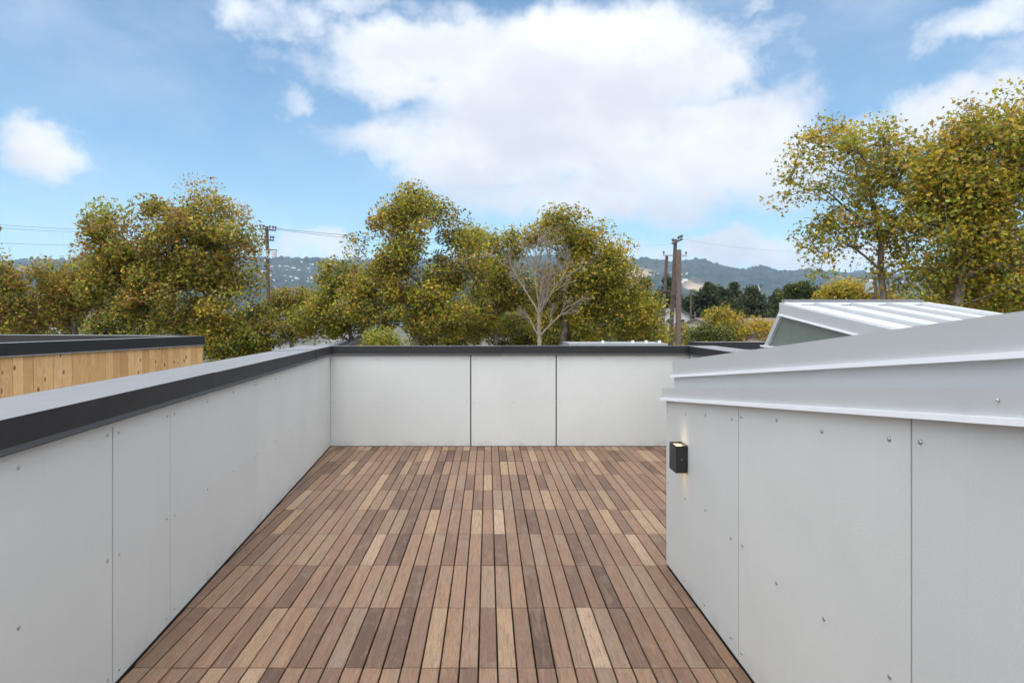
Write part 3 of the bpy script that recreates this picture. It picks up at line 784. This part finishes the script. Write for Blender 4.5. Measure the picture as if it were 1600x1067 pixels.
def tree(name, label, seed, D, trunk_px, lobes, clumps, leaves, leaf, mixw, fork_py=None, lobed=False, spread=0.40, group=None, bark='plane_bark', flat=0.75, cat='tree', tip=0.012, depth=0.8, twigs=3, void=1.1, rise=55, thin=0.22):
    """lobes: (photo x, y, half width, half height[, depth offset in metres]) of the crown's masses at distance D"""
    rs = np.random.RandomState(seed)
    k = D / F
    vol = np.array([l[2] * l[3] * min(l[2], l[3]) for l in lobes], float); pick = rs.choice(len(lobes), clumps, p=vol / vol.sum())
    T = []
    for li in pick:
        l = lobes[li]; c0 = np.array(P(l[0], l[1], D)); c0[1] += l[4] if len(l) > 4 else 0
        while True:
            q = rs.uniform(-1, 1, 3); rr = np.linalg.norm(q)
            if 0.25 < rr <= 1 and rs.rand() < 0.25 + 0.75 * rr: break
        T.append(c0 + q * np.array((l[2] * k, min(l[2], l[3] * 1.3) * k * depth, l[3] * k)))
    T = np.array(T)
    # thin out patches so that the crown falls into separate boughs
    vn = vnoise(T[:, 0] / void + T[:, 1] * 0.31, T[:, 2] / void + T[:, 1] * 0.23, seed)
    T = T[vn > np.quantile(vn, thin)]; clumps = len(T); T[:, 2] = np.maximum(T[:, 2], GZ + 1.2)
    if isinstance(trunk_px, tuple): bx_, fx_ = trunk_px
    else: bx_ = fx_ = trunk_px
    base = np.array(((bx_ - CX) * k, D, GZ)); fz = H - ((fork_py or 520) - rise - CY) * k
    fork = np.array(((fx_ - CX) * k, D, fz))
    nodes, par, tips = grow(rs, base, fork, T)
    # twigs round every tip
    n0 = len(nodes)
    for tnode in tips:
        for _ in range(twigs):
            q = nodes[tnode] + rs.normal(0, spread * 0.75, 3) * (1, 1, flat) + (0, 0, 0.08)
            nodes.append(q); par.append(tnode)
    rad = radii(nodes, par, tip)
    rad[0] *= 1.25
    root = empty(name, base); tag(root, label, cat, group)
    me = skeleton_mesh('trunk', np.array(nodes) - base, par, rad)
    link('trunk', me, bark, root, smooth=True)
    if leaves:
        per = rs.poisson(leaves * LEAF_COUNT / clumps, clumps) + 3
        idx = np.repeat(np.arange(clumps), per)
        cc = np.array([nodes[t_] for t_ in tips]); order_T = cc
        off = rs.normal(0, 1, (len(idx), 3)); off *= np.minimum(1, 1.9 / (np.linalg.norm(off, axis=1, keepdims=True) + 1e-6)); off *= (spread * (0.6 + 0.8 * rs.rand(clumps)))[idx][:, None] * np.array((1, 1, flat))
        pos = order_T[idx] + off
        pos[:, 2] = np.maximum(pos[:, 2], GZ + 0.3)
        nrm = rs.normal(0, 1, (len(idx), 3)) + np.array((0, -0.25, 0.9))
        size = leaf * LEAF_SCALE * rs.uniform(0.6, 1.25, len(idx))
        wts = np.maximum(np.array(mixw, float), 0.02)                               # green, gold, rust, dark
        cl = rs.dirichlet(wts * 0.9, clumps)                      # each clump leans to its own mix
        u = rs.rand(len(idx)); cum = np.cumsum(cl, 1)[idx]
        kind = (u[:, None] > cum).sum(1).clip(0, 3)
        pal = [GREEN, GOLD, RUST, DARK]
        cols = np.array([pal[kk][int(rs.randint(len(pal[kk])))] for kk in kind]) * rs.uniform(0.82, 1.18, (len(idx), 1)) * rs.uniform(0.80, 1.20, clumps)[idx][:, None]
        V, Fc = leaf_arrays(rs, pos - base, nrm, size, lobed)
        link('crown', leaf_mesh('crown', V, Fc, cols), 'leaves', root)
    return root
LEAF_SCALE, LEAF_COUNT = 0.72, 1.75
PT = 'plane trees along the street'
tree('plane_tree', 'broad two-crowned plane tree with rusty green leaves behind the cedar building', 1, 33, (272, 268), [(185, 385, 48, 62), (170, 435, 46, 50), (235, 385, 92, 88), (325, 375, 78, 82), (200, 440, 60, 60), (350, 460, 58, 60), (275, 470, 90, 55), (360, 510, 50, 40)], 240, 31000, 0.20, (4.6, 2.0, 2.6, 1.0), 470, group=PT, thin=0.10, spread=0.46, void=1.2)
tree('plane_tree', 'small many-stemmed plane tree with browning crown between cedar coping and hills', 2, 34, (122, 118), [(100, 425, 55, 44), (75, 470, 60, 45), (140, 460, 40, 40), (40, 490, 50, 35)], 110, 10500, 0.19, (3.6, 2, 3.2, 0.8), 505, group=PT, thin=0.24, spread=0.43, void=1.5)
tree('plane_tree', 'reddening tree at the edge of the cedar building, twig reaching over the hills', 3, 31, (-40, -40), [(-30, 440, 50, 60), (-45, 370, 42, 34), (0, 480, 40, 45)], 110, 8000, 0.19, (4, 1.5, 3, 0.8), 500, group=PT)
tree('plane_tree', 'tall plane tree with airy pointed top left of the bare tree', 4, 35, (655, 652), [(650, 365, 62, 58), (600, 390, 48, 42), (700, 400, 62, 58), (640, 440, 92, 52), (600, 470, 60, 50), (690, 480, 70, 48), (640, 335, 34, 34), (612, 362, 26, 30)], 210, 23000, 0.20, (5, 2.2, 1.5, 0.9), 470, group=PT, thin=0.28, spread=0.45, void=1.7)
tree('plane_tree', 'lower green plane tree left of the tall airy plane tree', 5, 38, (545, 545), [(535, 440, 38, 36), (540, 485, 52, 42), (500, 505, 36, 28)], 120, 9500, 0.20, (6, 1.6, 0.8, 1.2), 500, group=PT)
tree('plane_tree', 'rounded plane tree turning yellow beside the three utility poles', 6, 37, (850, 895), [(880, 375, 52, 46), (925, 400, 52, 48), (900, 440, 80, 50), (955, 455, 52, 48), (985, 490, 44, 38), (870, 480, 60, 40), (945, 500, 60, 34)], 210, 23500, 0.20, (5.2, 3.6, 0.5, 0.7), 475, group=PT, thin=0.16, spread=0.45, void=1.3)
tree('plane_tree', 'thin-topped plane tree between the tall airy one and the bare tree', 7, 39, (770, 775), [(775, 385, 42, 48), (790, 440, 55, 55), (765, 485, 60, 44), (810, 490, 46, 44)], 110, 10500, 0.20, (5, 2.0, 1.6, 1.0), 480, group=PT, thin=0.30, spread=0.44, void=1.5)
tree('plane_tree', 'sparse spreading plane tree with open branches above the skylight', 8, 21, (1402, 1372), [(1330, 255, 100, 62), (1300, 330, 90, 52), (1390, 300, 55, 80), (1285, 385, 55, 38), (1405, 380, 40, 50), (1235, 280, 50, 22), (1350, 215, 70, 30), (1400, 430, 40, 30)], 170, 5400, 0.175, (5, 3.4, 0.9, 0.2), 400, lobed=True, spread=0.34, group=PT, tip=0.0075)
tree('plane_tree', 'dense tall golden green plane tree rising behind the skylight', 9, 19, (1500, 1500), [(1530, 250, 90, 90), (1590, 300, 100, 110), (1500, 350, 70, 90), (1560, 420, 110, 70), (1495, 435, 60, 55), (1640, 220, 70, 70), (1545, 195, 50, 45), (1475, 290, 35, 50), (1620, 440, 80, 60)], 360, 23000, 0.17, (5, 4.2, 1.1, 0.2), 400, lobed=True, spread=0.38, group=PT, tip=0.0075, void=1.1, thin=0.10)
# the bare tree
def bare_tree():
    rs = np.random.RandomState(77); D = 30.0; k = D / F
    base = np.array(((848 - CX) * k, D, GZ)); nodes = [base]; par = [-1]
    top = np.array(P(843, 492, D)); n = 9
    for i in range(1, n + 1): nodes.append(base + (top - base) * i / n + np.append(rs.normal(0, .03, 2), 0)); par.append(len(nodes) - 2)
    def grow_branch(j, d, L, level):
        m_ = max(3, int(L / 0.22)); prev = j; mine = []
        for q in range(m_):
            d = d + rs.normal(0, 0.07, 3) + np.array((0, 0, 0.035)); d = d / np.linalg.norm(d)
            nodes.append(nodes[prev] + d * L / m_); par.append(prev); prev = len(nodes) - 1; mine.append((prev, d))
        if level < 3:
            for q in range((6, 5, 4)[level]):
                jj, dd = mine[int(rs.uniform(0.25, 0.98) * (m_ - 1))]
                a = rs.normal(0, 1, 3); a -= a.dot(dd) * dd; a /= np.linalg.norm(a)
                nd = dd * math.cos(0.55) + a * math.sin(0.55) * (1, 0.8, 1)
                grow_branch(jj, nd / np.linalg.norm(nd), L * rs.uniform(0.32, 0.55), level + 1)
    for (dx, dy, L) in ((-0.40, 0.1, 2.7), (-0.14, -0.1, 3.0), (0.02, 0.1, 3.2), (0.20, -0.15, 2.6), (0.58, 0.1, 2.6), (0.85, -0.1, 2.1), (-0.75, -0.1, 1.4), (0.5, -0.3, 1.7)):
        d = np.array((dx, dy, 1.0)); grow_branch(n - (0 if abs(dx) < .7 else 1), d / np.linalg.norm(d), L, 0)
    root = empty('bare_tree', base); tag(root, 'pale leafless tree with upward branches in front of the green crowns', 'tree')
    link('trunk', skeleton_mesh('trunk', np.array(nodes) - base, par, radii(nodes, par, 0.0065, 2.6)), 'pale_bark', root, smooth=True)
bare_tree()
# smaller trees and shrubs standing lower, further down the streets
LOW = 'lower trees beyond the terrace'
def low(label, seed, D, px, py, rx, ry, n, leaf, mix, extra=(), name='street_tree', spread=None):
    sp = spread or max(0.35, rx * D / F * 0.17)
    return tree(name, label, seed, D, px, [(px, py, rx, ry)] + list(extra), max(24, n // 70), n, leaf, mix, py + ry * 0.6, group=LOW, spread=sp, tip=0.015, twigs=2)
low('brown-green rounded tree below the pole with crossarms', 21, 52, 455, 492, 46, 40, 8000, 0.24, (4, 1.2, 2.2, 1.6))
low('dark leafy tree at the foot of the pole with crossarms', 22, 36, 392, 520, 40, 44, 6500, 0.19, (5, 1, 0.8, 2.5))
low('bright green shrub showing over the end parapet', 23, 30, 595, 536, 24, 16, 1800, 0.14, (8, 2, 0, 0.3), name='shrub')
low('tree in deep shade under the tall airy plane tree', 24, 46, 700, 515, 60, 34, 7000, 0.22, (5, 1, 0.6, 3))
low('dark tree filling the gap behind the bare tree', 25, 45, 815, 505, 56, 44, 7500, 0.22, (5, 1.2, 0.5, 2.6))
low('green shrubby tree left of the utility poles', 26, 44, 1000, 520, 40, 26, 5200, 0.2, (6, 2, 0.5, 1))
low('pale olive bush between the utility poles', 27, 60, 1062, 528, 34, 20, 3200, 0.2, (4, 3, 1.2, 0.6), name='shrub')
low('dark green bush over the end of the parapet', 28, 40, 1108, 526, 34, 18, 4200, 0.16, (3, 0.4, 0.1, 4), name='shrub')
low('golden-leaved tree beside the gabled roof', 29, 42, 1160, 518, 44, 26, 5200, 0.19, (2.2, 5, 1.4, 0.3), [(1125, 505, 22, 22), (1195, 525, 25, 16)])
low('golden tree behind the skylight', 30, 34, 1330, 462, 46, 18, 3600, 0.18, (2, 5, 1.2, 0.3), [(1375, 465, 40, 16)])
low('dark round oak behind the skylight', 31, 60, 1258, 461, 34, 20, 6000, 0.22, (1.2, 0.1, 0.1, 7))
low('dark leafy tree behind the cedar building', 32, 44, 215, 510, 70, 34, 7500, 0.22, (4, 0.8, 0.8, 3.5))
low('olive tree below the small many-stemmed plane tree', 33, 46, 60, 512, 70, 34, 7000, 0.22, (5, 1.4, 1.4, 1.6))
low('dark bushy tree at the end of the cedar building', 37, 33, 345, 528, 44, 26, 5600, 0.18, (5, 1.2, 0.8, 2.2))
low('small green tree between pole and lower plane tree', 34, 70, 492, 478, 24, 24, 3800, 0.28, (6, 1.4, 0.8, 1.2))
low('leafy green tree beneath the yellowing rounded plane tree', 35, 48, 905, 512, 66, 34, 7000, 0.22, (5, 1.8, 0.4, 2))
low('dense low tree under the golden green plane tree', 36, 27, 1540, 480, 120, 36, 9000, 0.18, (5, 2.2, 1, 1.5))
def conifer(label, seed, px, D, top, bottom, half, irregular=0.25):
    rs = np.random.RandomState(seed); k = D / F
    base = np.array(((px - CX) * k, D, GZ)); zt_ = H - (top - CY) * k; zb = H - (bottom - CY) * k
    Hh = zt_ - GZ
    nodes = [np.zeros(3)]; par = [-1]
    for i in range(1, 15): nodes.append(np.array((rs.normal(0, .06), rs.normal(0, .06), Hh * i / 14))); par.append(i - 1)
    pos = []
    for b_ in range(46):
        f = rs.rand() ** 0.8; z = (zb - GZ) + (zt_ - zb) * f; L = half * k * (1 - f) ** 0.7 * rs.uniform(1 - irregular * 1.6, 1 + irregular) + 0.25
        a = rs.rand() * 6.283; j = min(14, max(1, int(z / Hh * 14))); prev = j
        for q in range(1, 4):
            pt = np.array((math.cos(a) * L * q / 3, math.sin(a) * L * q / 3, z + 0.12 * L * q / 3)); nodes.append(pt); par.append(prev); prev = len(nodes) - 1
            m_ = 34
            pos.append(pt + rs.normal(0, 1, (m_, 3)) * np.array((L * .17 + .2, L * .17 + .2, 0.28 + 0.05 * L)))
    pos = np.concatenate(pos); n = len(pos)
    cols = np.array([DARK[i] for i in rs.randint(0, 3, n)]) * rs.uniform(0.6, 1.2, (n, 1))
    V, Fc = leaf_arrays(rs, pos, rs.normal(0, 1, (n, 3)) + (0, -.2, .7), 0.0048 * D * rs.uniform(.6, 1.2, n), False)
    root = empty('conifer', base); tag(root, label, 'tree', 'dark conifers in the middle distance')
    link('trunk', skeleton_mesh('trunk', np.array(nodes), par, radii(nodes, par, 0.035, 2.2)), 'pole_wood', root, smooth=True)
    link('crown', leaf_mesh('crown', V, Fc, cols), 'leaves', root)
conifer('dark conifer left of the three utility poles', 41, 1009, 110, 440, 520, 22)
conifer('broad dark conifer behind the three utility poles', 42, 1044, 120, 436, 520, 30)
conifer('twin-topped dark conifer right of the utility poles', 43, 1108, 105, 446, 520, 30, .45)
conifer('wide dark cypress beside the twin-topped conifer', 44, 1128, 112, 452, 520, 28, .45)
conifer('pointed dark conifer left of the white tower', 45, 1146, 118, 445, 520, 22, .3)
conifer('rounded dark pine in front of the white tower', 46, 1175, 100, 453, 520, 34, .2)
conifer('small far conifer right of the white tower', 47, 1213, 150, 457, 500, 15)
conifer('dark conifer low behind the thick brown pole', 48, 1080, 125, 466, 520, 22)

# ------------------------------------------------------------------ utility poles and wires
def pole_thing(label, x0, x1, top, D, r0, r1, material='pole_wood'):
    """x0: photo x at the base line y=535, x1: photo x at the top"""
    k = D / F
    topp = P(x1, top, D); low_ = P(x0, 535, D)
    sl_ = (topp - low_) / (topp.z - low_.z); base = low_ + sl_ * (GZ - low_.z)
    root = empty('utility_pole', base); tag(root, label, 'utility pole', 'utility poles')
    bm = bmesh.new(); n = 6
    tube(bm, [(topp - base) * i / n for i in range(n + 1)], [r0 + (r1 - r0) * i / n for i in range(n + 1)], 10)
    link('pole', mesh_of(bm, 'pole'), material, root, smooth=False)
    return root, base
def arm(root, base, a, b, material='pole_wood', hgt=0.11, ins=(), name='crossarm'):
    a = Vector(a) - base; b = Vector(b) - base; d = (b - a).normalized(); up = Vector((0, 0, hgt)); sd_ = d.cross(Vector((0, 0, 1))).normalized() * 0.05
    bm = bmesh.new(); prism(bm, [a - sd_, a + sd_, a + sd_ + up, a - sd_ + up], [b - sd_, b + sd_, b + sd_ + up, b - sd_ + up])
    o = link(name, mesh_of(bm, name), material, root)
    for f in ins:
        q = a + (b - a) * f + up; bm = bmesh.new()
        tube(bm, [q - Vector((0, 0, .02)), q + Vector((0, 0, .08)), q + Vector((0, 0, .12)), q + Vector((0, 0, .24)), q + Vector((0, 0, .30))], [.02, .025, .075, .085, .03], 8)
        link('insulator', mesh_of(bm, 'insulator'), 'insulator', o)
D1 = 50
ra, ba = pole_thing('wooden pole with two crossarms and a transformer beside the two-crowned plane tree', 421, 417, 354, D1, 0.17, 0.12)
arm(ra, ba, P(406, 358.5, D1 - .2), P(431, 361.5, D1 - .2), ins=(0.03, .22, .62, .82, .98))
arm(ra, ba, P(408, 375.5, D1 - .2), P(428, 377, D1 - .2), ins=(0.05, .3, .75, .95))
arm(ra, ba, P(417, 391, D1 - .2), P(433, 392, D1 - .2), hgt=0.08, name='transformer_bracket')
bm = bmesh.new(); c0 = P(428.5, 403.5, D1 - .35) - ba
tube(bm, [c0, c0 + Vector((0, 0, .03)), c0 + Vector((0, 0, .52)), c0 + Vector((0, 0, .58))], [.15, .19, .19, .12], 14)
link('transformer', mesh_of(bm, 'transformer'), 'transformer_grey', ra)
bm = bmesh.new(); prism(bm, [tuple(P(415.4 + dx, 404, D1 - .19) - ba + Vector((0, dy, 0))) for dx, dy in ((0, 0), (4.6, 0), (4.6, .05), (0, .05))], [tuple(P(415.4 + dx, 391, D1 - .19) - ba + Vector((0, dy, 0))) for dx, dy in ((0, 0), (4.6, 0), (4.6, .05), (0, .05))])
link('cable_guard', mesh_of(bm, 'cable_guard'), 'transformer_grey', ra)
rb1, bb1 = pole_thing('thin leaning pole with a long one-sided crossarm left of the thick brown pole', 1034, 1042, 399, 52, 0.17, 0.115)
arm(rb1, bb1, P(1036, 400, 51.8), P(1073, 401, 51.8), 'pole_metal', 0.10, ins=(0.03, .97))
arm(rb1, bb1, P(1026, 454, 51.8), P(1060, 458, 51.8), hgt=0.12, ins=(0.1, .9))
arm(rb1, bb1, P(1026, 506, 51.7), P(1045, 504, 51.7), 'pole_metal', 0.10, name='lamp_bracket')
bm = bmesh.new(); q0 = P(1029, 505, 51.7) - bb1; tube(bm, [q0, q0 + Vector((-0.14, 0, -0.8))], [0.06, 0.09], 8); link('cable_drop', mesh_of(bm, 'cable_drop'), 'cable', rb1)
rb2, bb2 = pole_thing('tall dark pole whose crossarm turns away, between thin and thick poles', 1048, 1055.5, 374, 46, 0.19, 0.125)
arm(rb2, bb2, P(1050.5, 382, 45.2), P(1066, 375, 47.4), ins=(0.05, .6, .78, .96))
arm(rb2, bb2, P(1046, 462, 45.7), P(1064, 459, 45.7), hgt=0.1, ins=(0.9,))
rb3, bb3 = pole_thing('thick brown bare pole rising over the end of the coping', 1059.5, 1060.5, 390.5, 36, 0.165, 0.145, 'pole_brown')
rb4, bb4 = pole_thing('slim far pole in front of the dark conifers', 1079, 1079.5, 452, 95, 0.17, 0.12)
rb5, bb5 = pole_thing('short far pole beside the slim far pole', 1086.5, 1086, 487, 80, 0.15, 0.12)
rb6, bb6 = pole_thing('pole carrying a grey transformer drum inside the sparse plane tree', 1366, 1366, 432, 27, 0.13, 0.10)
bm = bmesh.new(); c0 = P(1358.5, 458, 26.7) - bb6
tube(bm, [c0, c0 + Vector((0, 0, .03)), c0 + Vector((0, 0, .50)), c0 + Vector((0, 0, .56)), c0 + Vector((0, 0, .57))], [.15, .165, .165, .13, .03], 18)
tr_ = link('transformer', mesh_of(bm, 'transformer'), 'transformer_grey', rb6)
bm = bmesh.new(); q = c0 + Vector((0, 0, .56)); tube(bm, [q, q + Vector((0, 0, .06)), q + Vector((0, 0, .16))], [.03, .035, .015], 8)
link('bushing', mesh_of(bm, 'bushing'), 'insulator', tr_)
def wire(label, a, b, sag, r=0.009):
    a, b = Vector(a), Vector(b)
    bm = bmesh.new(); n = 20
    tube(bm, [a.lerp(b, i / n) - Vector((0, 0, sag * 4 * (i / n) * (1 - i / n))) for i in range(n + 1)], [r] * (n + 1), 4)
    tag(link('power_line', mesh_of(bm, 'power_line'), 'cable'), label, 'wire', 'overhead wires')
wire('upper wire from the pole with crossarms into the tall plane tree', P(431, 357, D1), P(760, 372, 62), 0.35, 0.016)
wire('lower wire beside the upper one from the pole with crossarms', P(429, 358.5, D1), P(760, 378, 62), 0.4, 0.012)
wire('upper of three thin wires crossing the sky over the cedar building', P(-90, 344, 40), P(406, 358, D1), 0.4)
wire('middle of three thin wires crossing the sky over the cedar building', P(-90, 349, 40), P(411, 358.5, D1), 0.45)
wire('lowest of three thin wires crossing the sky over the cedar building', P(-90, 375, 40), P(408, 375, D1), 0.4)
wire('thin wire from the turned crossarm to the sparse plane tree', P(1064, 373.5, 47), P(1366, 388, 60), 0.6, 0.0045)
wire('thin wire from the turned crossarm towards the yellowing tree', P(1051, 381, 45), P(780, 372, 60), 0.6, 0.0045)
wire('low service cable sloping down beside the dark green bush', P(1056, 500, 46), P(1140, 530, 38), 0.25, 0.014)
wire('upper guy wire in the trees below the pole with crossarms', P(440, 492, 44), P(480, 545, 30), 0.05, 0.012)
wire('lower guy wire in the trees below the pole with crossarms', P(444, 516, 44), P(463, 548, 30), 0.05, 0.012)

# ------------------------------------------------------------------ houses in the streets
def house(name, label, cx_, y, eave_z, wx, wy, rise, wallm, roofm, rz=0.0, windows=True, cat='house'):
    root = empty(name, (cx_, y, GZ), rz); tag(root, label, cat)
    h = eave_z - GZ
    bm = bmesh.new()
    prism(bm, [(-wx, -wy, 0), (wx, -wy, 0), (wx, -wy, h), (0, -wy, h + rise - .12), (-wx, -wy, h)], [(-wx, wy, 0), (wx, wy, 0), (wx, wy, h), (0, wy, h + rise - .12), (-wx, wy, h)])
    link('wall', mesh_of(bm, 'wall'), wallm, root)
    ov = 0.4; sl2 = rise / wx
    bm = bmesh.new()
    for s in (1, -1):
        e = [(s * (wx + ov), h - ov * sl2 + .02), (0.0, h + rise + .02), (0.0, h + rise - .16), (s * (wx + ov), h - ov * sl2 - .16)]
        prism(bm, [(a, -wy - ov, b) for a, b in e], [(a, wy + ov, b) for a, b in e])
    link('roof', mesh_of(bm, 'roof'), roofm, root)
    if windows:
        for x in (-wx * .45, wx * .45):
            bm = bmesh.new(); box(bm, x - .5, x + .5, -wy - .03, -wy + .05, h - 2.2, h - .8)
            wn = link('window', mesh_of(bm, 'window'), 'house_white', root)
            bm = bmesh.new(); box(bm, x - .42, x + .42, -wy - .045, -wy, h - 2.12, h - .88); link('pane', mesh_of(bm, 'pane'), 'window_glass', wn)
    return root
def zpx(py, D): return H - (py - CY) / F * D
house('gabled_house', 'cream gabled house with grey roof below the twin-topped conifer', (1112 - CX) / F * 75, 75, zpx(516, 75), 3.0, 6, zpx(497, 75) - zpx(516, 75), 'house_cream', 'roof_brown', R(-35))
house('gabled_house', 'long brown-roofed house beside the skylight and golden tree', (1192 - CX) / F * 72, 72, zpx(520, 72), 4.0, 7, zpx(497, 72) - zpx(520, 72), 'house_tan', 'roof_brown', R(90))
house('gabled_house', 'house with tan gable peeping over the end parapet', (562 - CX) / F * 42, 42, zpx(541, 42), 2.2, 4, zpx(519, 42) - zpx(541, 42), 'house_tan', 'roof_grey', R(20))
house('gabled_house', 'small white house between the conifers and the yellowing tree', (1033 - CX) / F * 120, 120, zpx(492, 120), 3.0, 5, zpx(482, 120) - zpx(492, 120), 'house_white', 'roof_grey', R(15))
house('gabled_house', 'reddish house behind the foot of the utility poles', (1068 - CX) / F * 85, 85, zpx(520, 85), 4.2, 6, zpx(505, 85) - zpx(520, 85), 'house_tan', 'roof_brown', R(75))
house('gabled_house', 'white house glimpsed behind the small many-stemmed tree', (105 - CX) / F * 60, 60, zpx(514, 60), 4, 5, 1.8, 'house_white', 'roof_grey', R(10))
house('gabled_house', 'pale house glimpsed under the two-crowned plane tree', (412 - CX) / F * 64, 64, zpx(532, 58), 1.7, 4, 1.0, 'house_white', 'roof_grey', R(-12))
house('gabled_house', 'grey-roofed house under the yellowing rounded tree', (880 - CX) / F * 52, 52, zpx(528, 52), 3.6, 5, 1.3, 'house_cream', 'roof_grey', R(80))
# flat white roof close behind the end parapet
fr = empty('flat_roofed_building', (4.0, 21, GZ)); tag(fr, 'building with flat white roof and small vents just beyond the end parapet', 'building')
zr = zpx(536.4, 19) - GZ
bm = bmesh.new(); box(bm, -1.5, 1.2, -2, -0.6, 0, zr - .12); link('wall', mesh_of(bm, 'wall'), 'house_cream', fr)
bm = bmesh.new(); box(bm, -1.6, 1.3, -2.1, -0.5, zr - .118, zr); link('roof', mesh_of(bm, 'roof'), 'pole_metal', fr)
for x in (-0.55, 0.35, 0.75, 1.15):
    bm = bmesh.new(); box(bm, x - .035, x + .035, -1.8, -1.7, zr + .001, zr + 0.075); link('roof_vent', mesh_of(bm, 'roof_vent'), 'roof_white', fr)

# houses on the far hillside, and the tower below it
hm_ = []
for i, (wx, wy, h, rise) in enumerate(((9, 7, 8, 3), (13, 8, 7, 2.5), (7, 7, 10, 3), (18, 9, 11, 0.4), (8, 6, 6, 3))):
    bm = bmesh.new()
    prism(bm, [(-wx, -wy, -8), (wx, -wy, -8), (wx, -wy, h), (0, -wy, h + rise), (-wx, -wy, h)], [(-wx, wy, -8), (wx, wy, -8), (wx, wy, h), (0, wy, h + rise), (-wx, wy, h)])
    bm.faces.ensure_lookup_table()
    me = mesh_of(bm, 'hillside_house')
    me.materials.append(MATS[('house_white', 'house_cream', 'house_white', 'house_white', 'house_tan')[i]]); me.materials.append(MATS['roof_brown'])
    for pl in me.polygons:
        if pl.normal.z > 0.3: pl.material_index = 1 if i != 3 else 0
    hm_.append(me)
rh = random.Random(9)
spots = []
for _ in range(75): spots.append((rh.uniform(405, 512), rh.gauss(442, 10)))
for _ in range(34): spots.append((rh.uniform(985, 1075), rh.gauss(438, 7)))
for _ in range(22): spots.append((rh.uniform(1060, 1250), rh.gauss(464, 5)))
for _ in range(26): spots.append((rh.uniform(5, 60), rh.gauss(424, 5)))
for _ in range(16): spots.append((rh.uniform(1255, 1480), rh.gauss(452, 10)))
for _ in range(22): spots.append((rh.uniform(395, 500), rh.gauss(418, 3)))
ytab = np.linspace(1600, 4290, 400)
nh = 0
for px, py in spots:
    xs_ = (px - CX) / F * ytab; hz_ = hill_base(xs_, ytab); pyl = CY - (hz_ - H) / ytab * F
    ok = np.where(pyl <= py)[0]
    if not len(ok): continue
    y = float(ytab[ok[0]]); x = (px - CX) / F * y
    kind_ = rh.choice((0, 0, 1, 2, 2, 3, 4)); me = hm_[kind_]
    o = bpy.data.objects.new('hillside_house', me); COL.objects.link(o)
    s = rh.uniform(0.45, 0.85) * y / 3900
    xa, ya_ = np.array([x]), np.array([y])
    o.location = (x, y, float(hill_base(xa, ya_)[0] + tree_height(xa, ya_ - 12)[0] * 0.8) + 3 * s); o.scale = (s, s, s); o.rotation_euler = (0, 0, rh.uniform(-.7, .7))
    where = 'on the hillside left of the cedar building trees' if px < 200 else 'on the wooded hillside beside the pole with crossarms' if px < 560 else 'below the bare grassy slope of the hills' if px < 1080 and py < 452 else 'at the foot of the hills near the white tower' if px < 1255 else 'on the hillside behind the sparse plane tree'
    what = ('small white gabled house', 'wide cream gabled house', 'tall narrow white house', 'large white flat-topped block', 'small tan gabled house')[kind_]
    tag(o, what + ' ' + where, 'house', what + 's ' + where); nh += 1
tw = P(1184.5, 470, 2600); twr = empty('clock_tower', (tw.x, tw.y, GZ)); tag(twr, 'slender white stone tower with pointed top below the wooded hills', 'tower')
k = 2600 / F; ht = zpx(452, 2600) - GZ; hp = zpx(444.5, 2600) - GZ; b_ = 2.2 * k
bm = bmesh.new(); box(bm, -b_, b_, -b_, b_, 0, ht - 9); link('shaft', mesh_of(bm, 'shaft'), 'tower_stone', twr)
bm = bmesh.new(); box(bm, -b_ * 1.08, b_ * 1.08, -b_ * 1.08, b_ * 1.08, ht - 9, ht); link('belfry', mesh_of(bm, 'belfry'), 'tower_stone', twr)
bm = bmesh.new(); prism(bm, [(-b_ * .9, -b_ * .9, ht), (b_ * .9, -b_ * .9, ht), (b_ * .9, b_ * .9, ht), (-b_ * .9, b_ * .9, ht)], [(-.4, -.4, hp), (.4, -.4, hp), (.4, .4, hp), (-.4, .4, hp)]); link('spire', mesh_of(bm, 'spire'), 'tower_stone', twr)
for x in (-.5, 0, .5):
    bm = bmesh.new(); box(bm, b_ * (x - .13), b_ * (x + .13), -b_ * 1.08 - .3, -b_ * 1.08, ht - 8, ht - 1.5); link('belfry_opening', mesh_of(bm, 'belfry_opening'), 'window_glass', twr)

# ------------------------------------------------------------------ haze over the whole place
HAZE = 1.0e-4
bm = bmesh.new(); box(bm, -8000, 8000, -900, 7100, GZ - 1.6, 520)
hz = link('haze', mesh_of(bm, 'haze'))
m, t = mat('haze')
v = t.n('ShaderNodeVolumePrincipled', {'Color': (0.52, 0.70, 1.0, 1), 'Density': HAZE, 'Anisotropy': 0.2})
t.n('ShaderNodeOutputMaterial', {'Volume': v.outputs[0]})
hz.data.materials.append(m)
tag(hz, kind='stuff')
print('boards in view', nb, 'hill houses', nh)
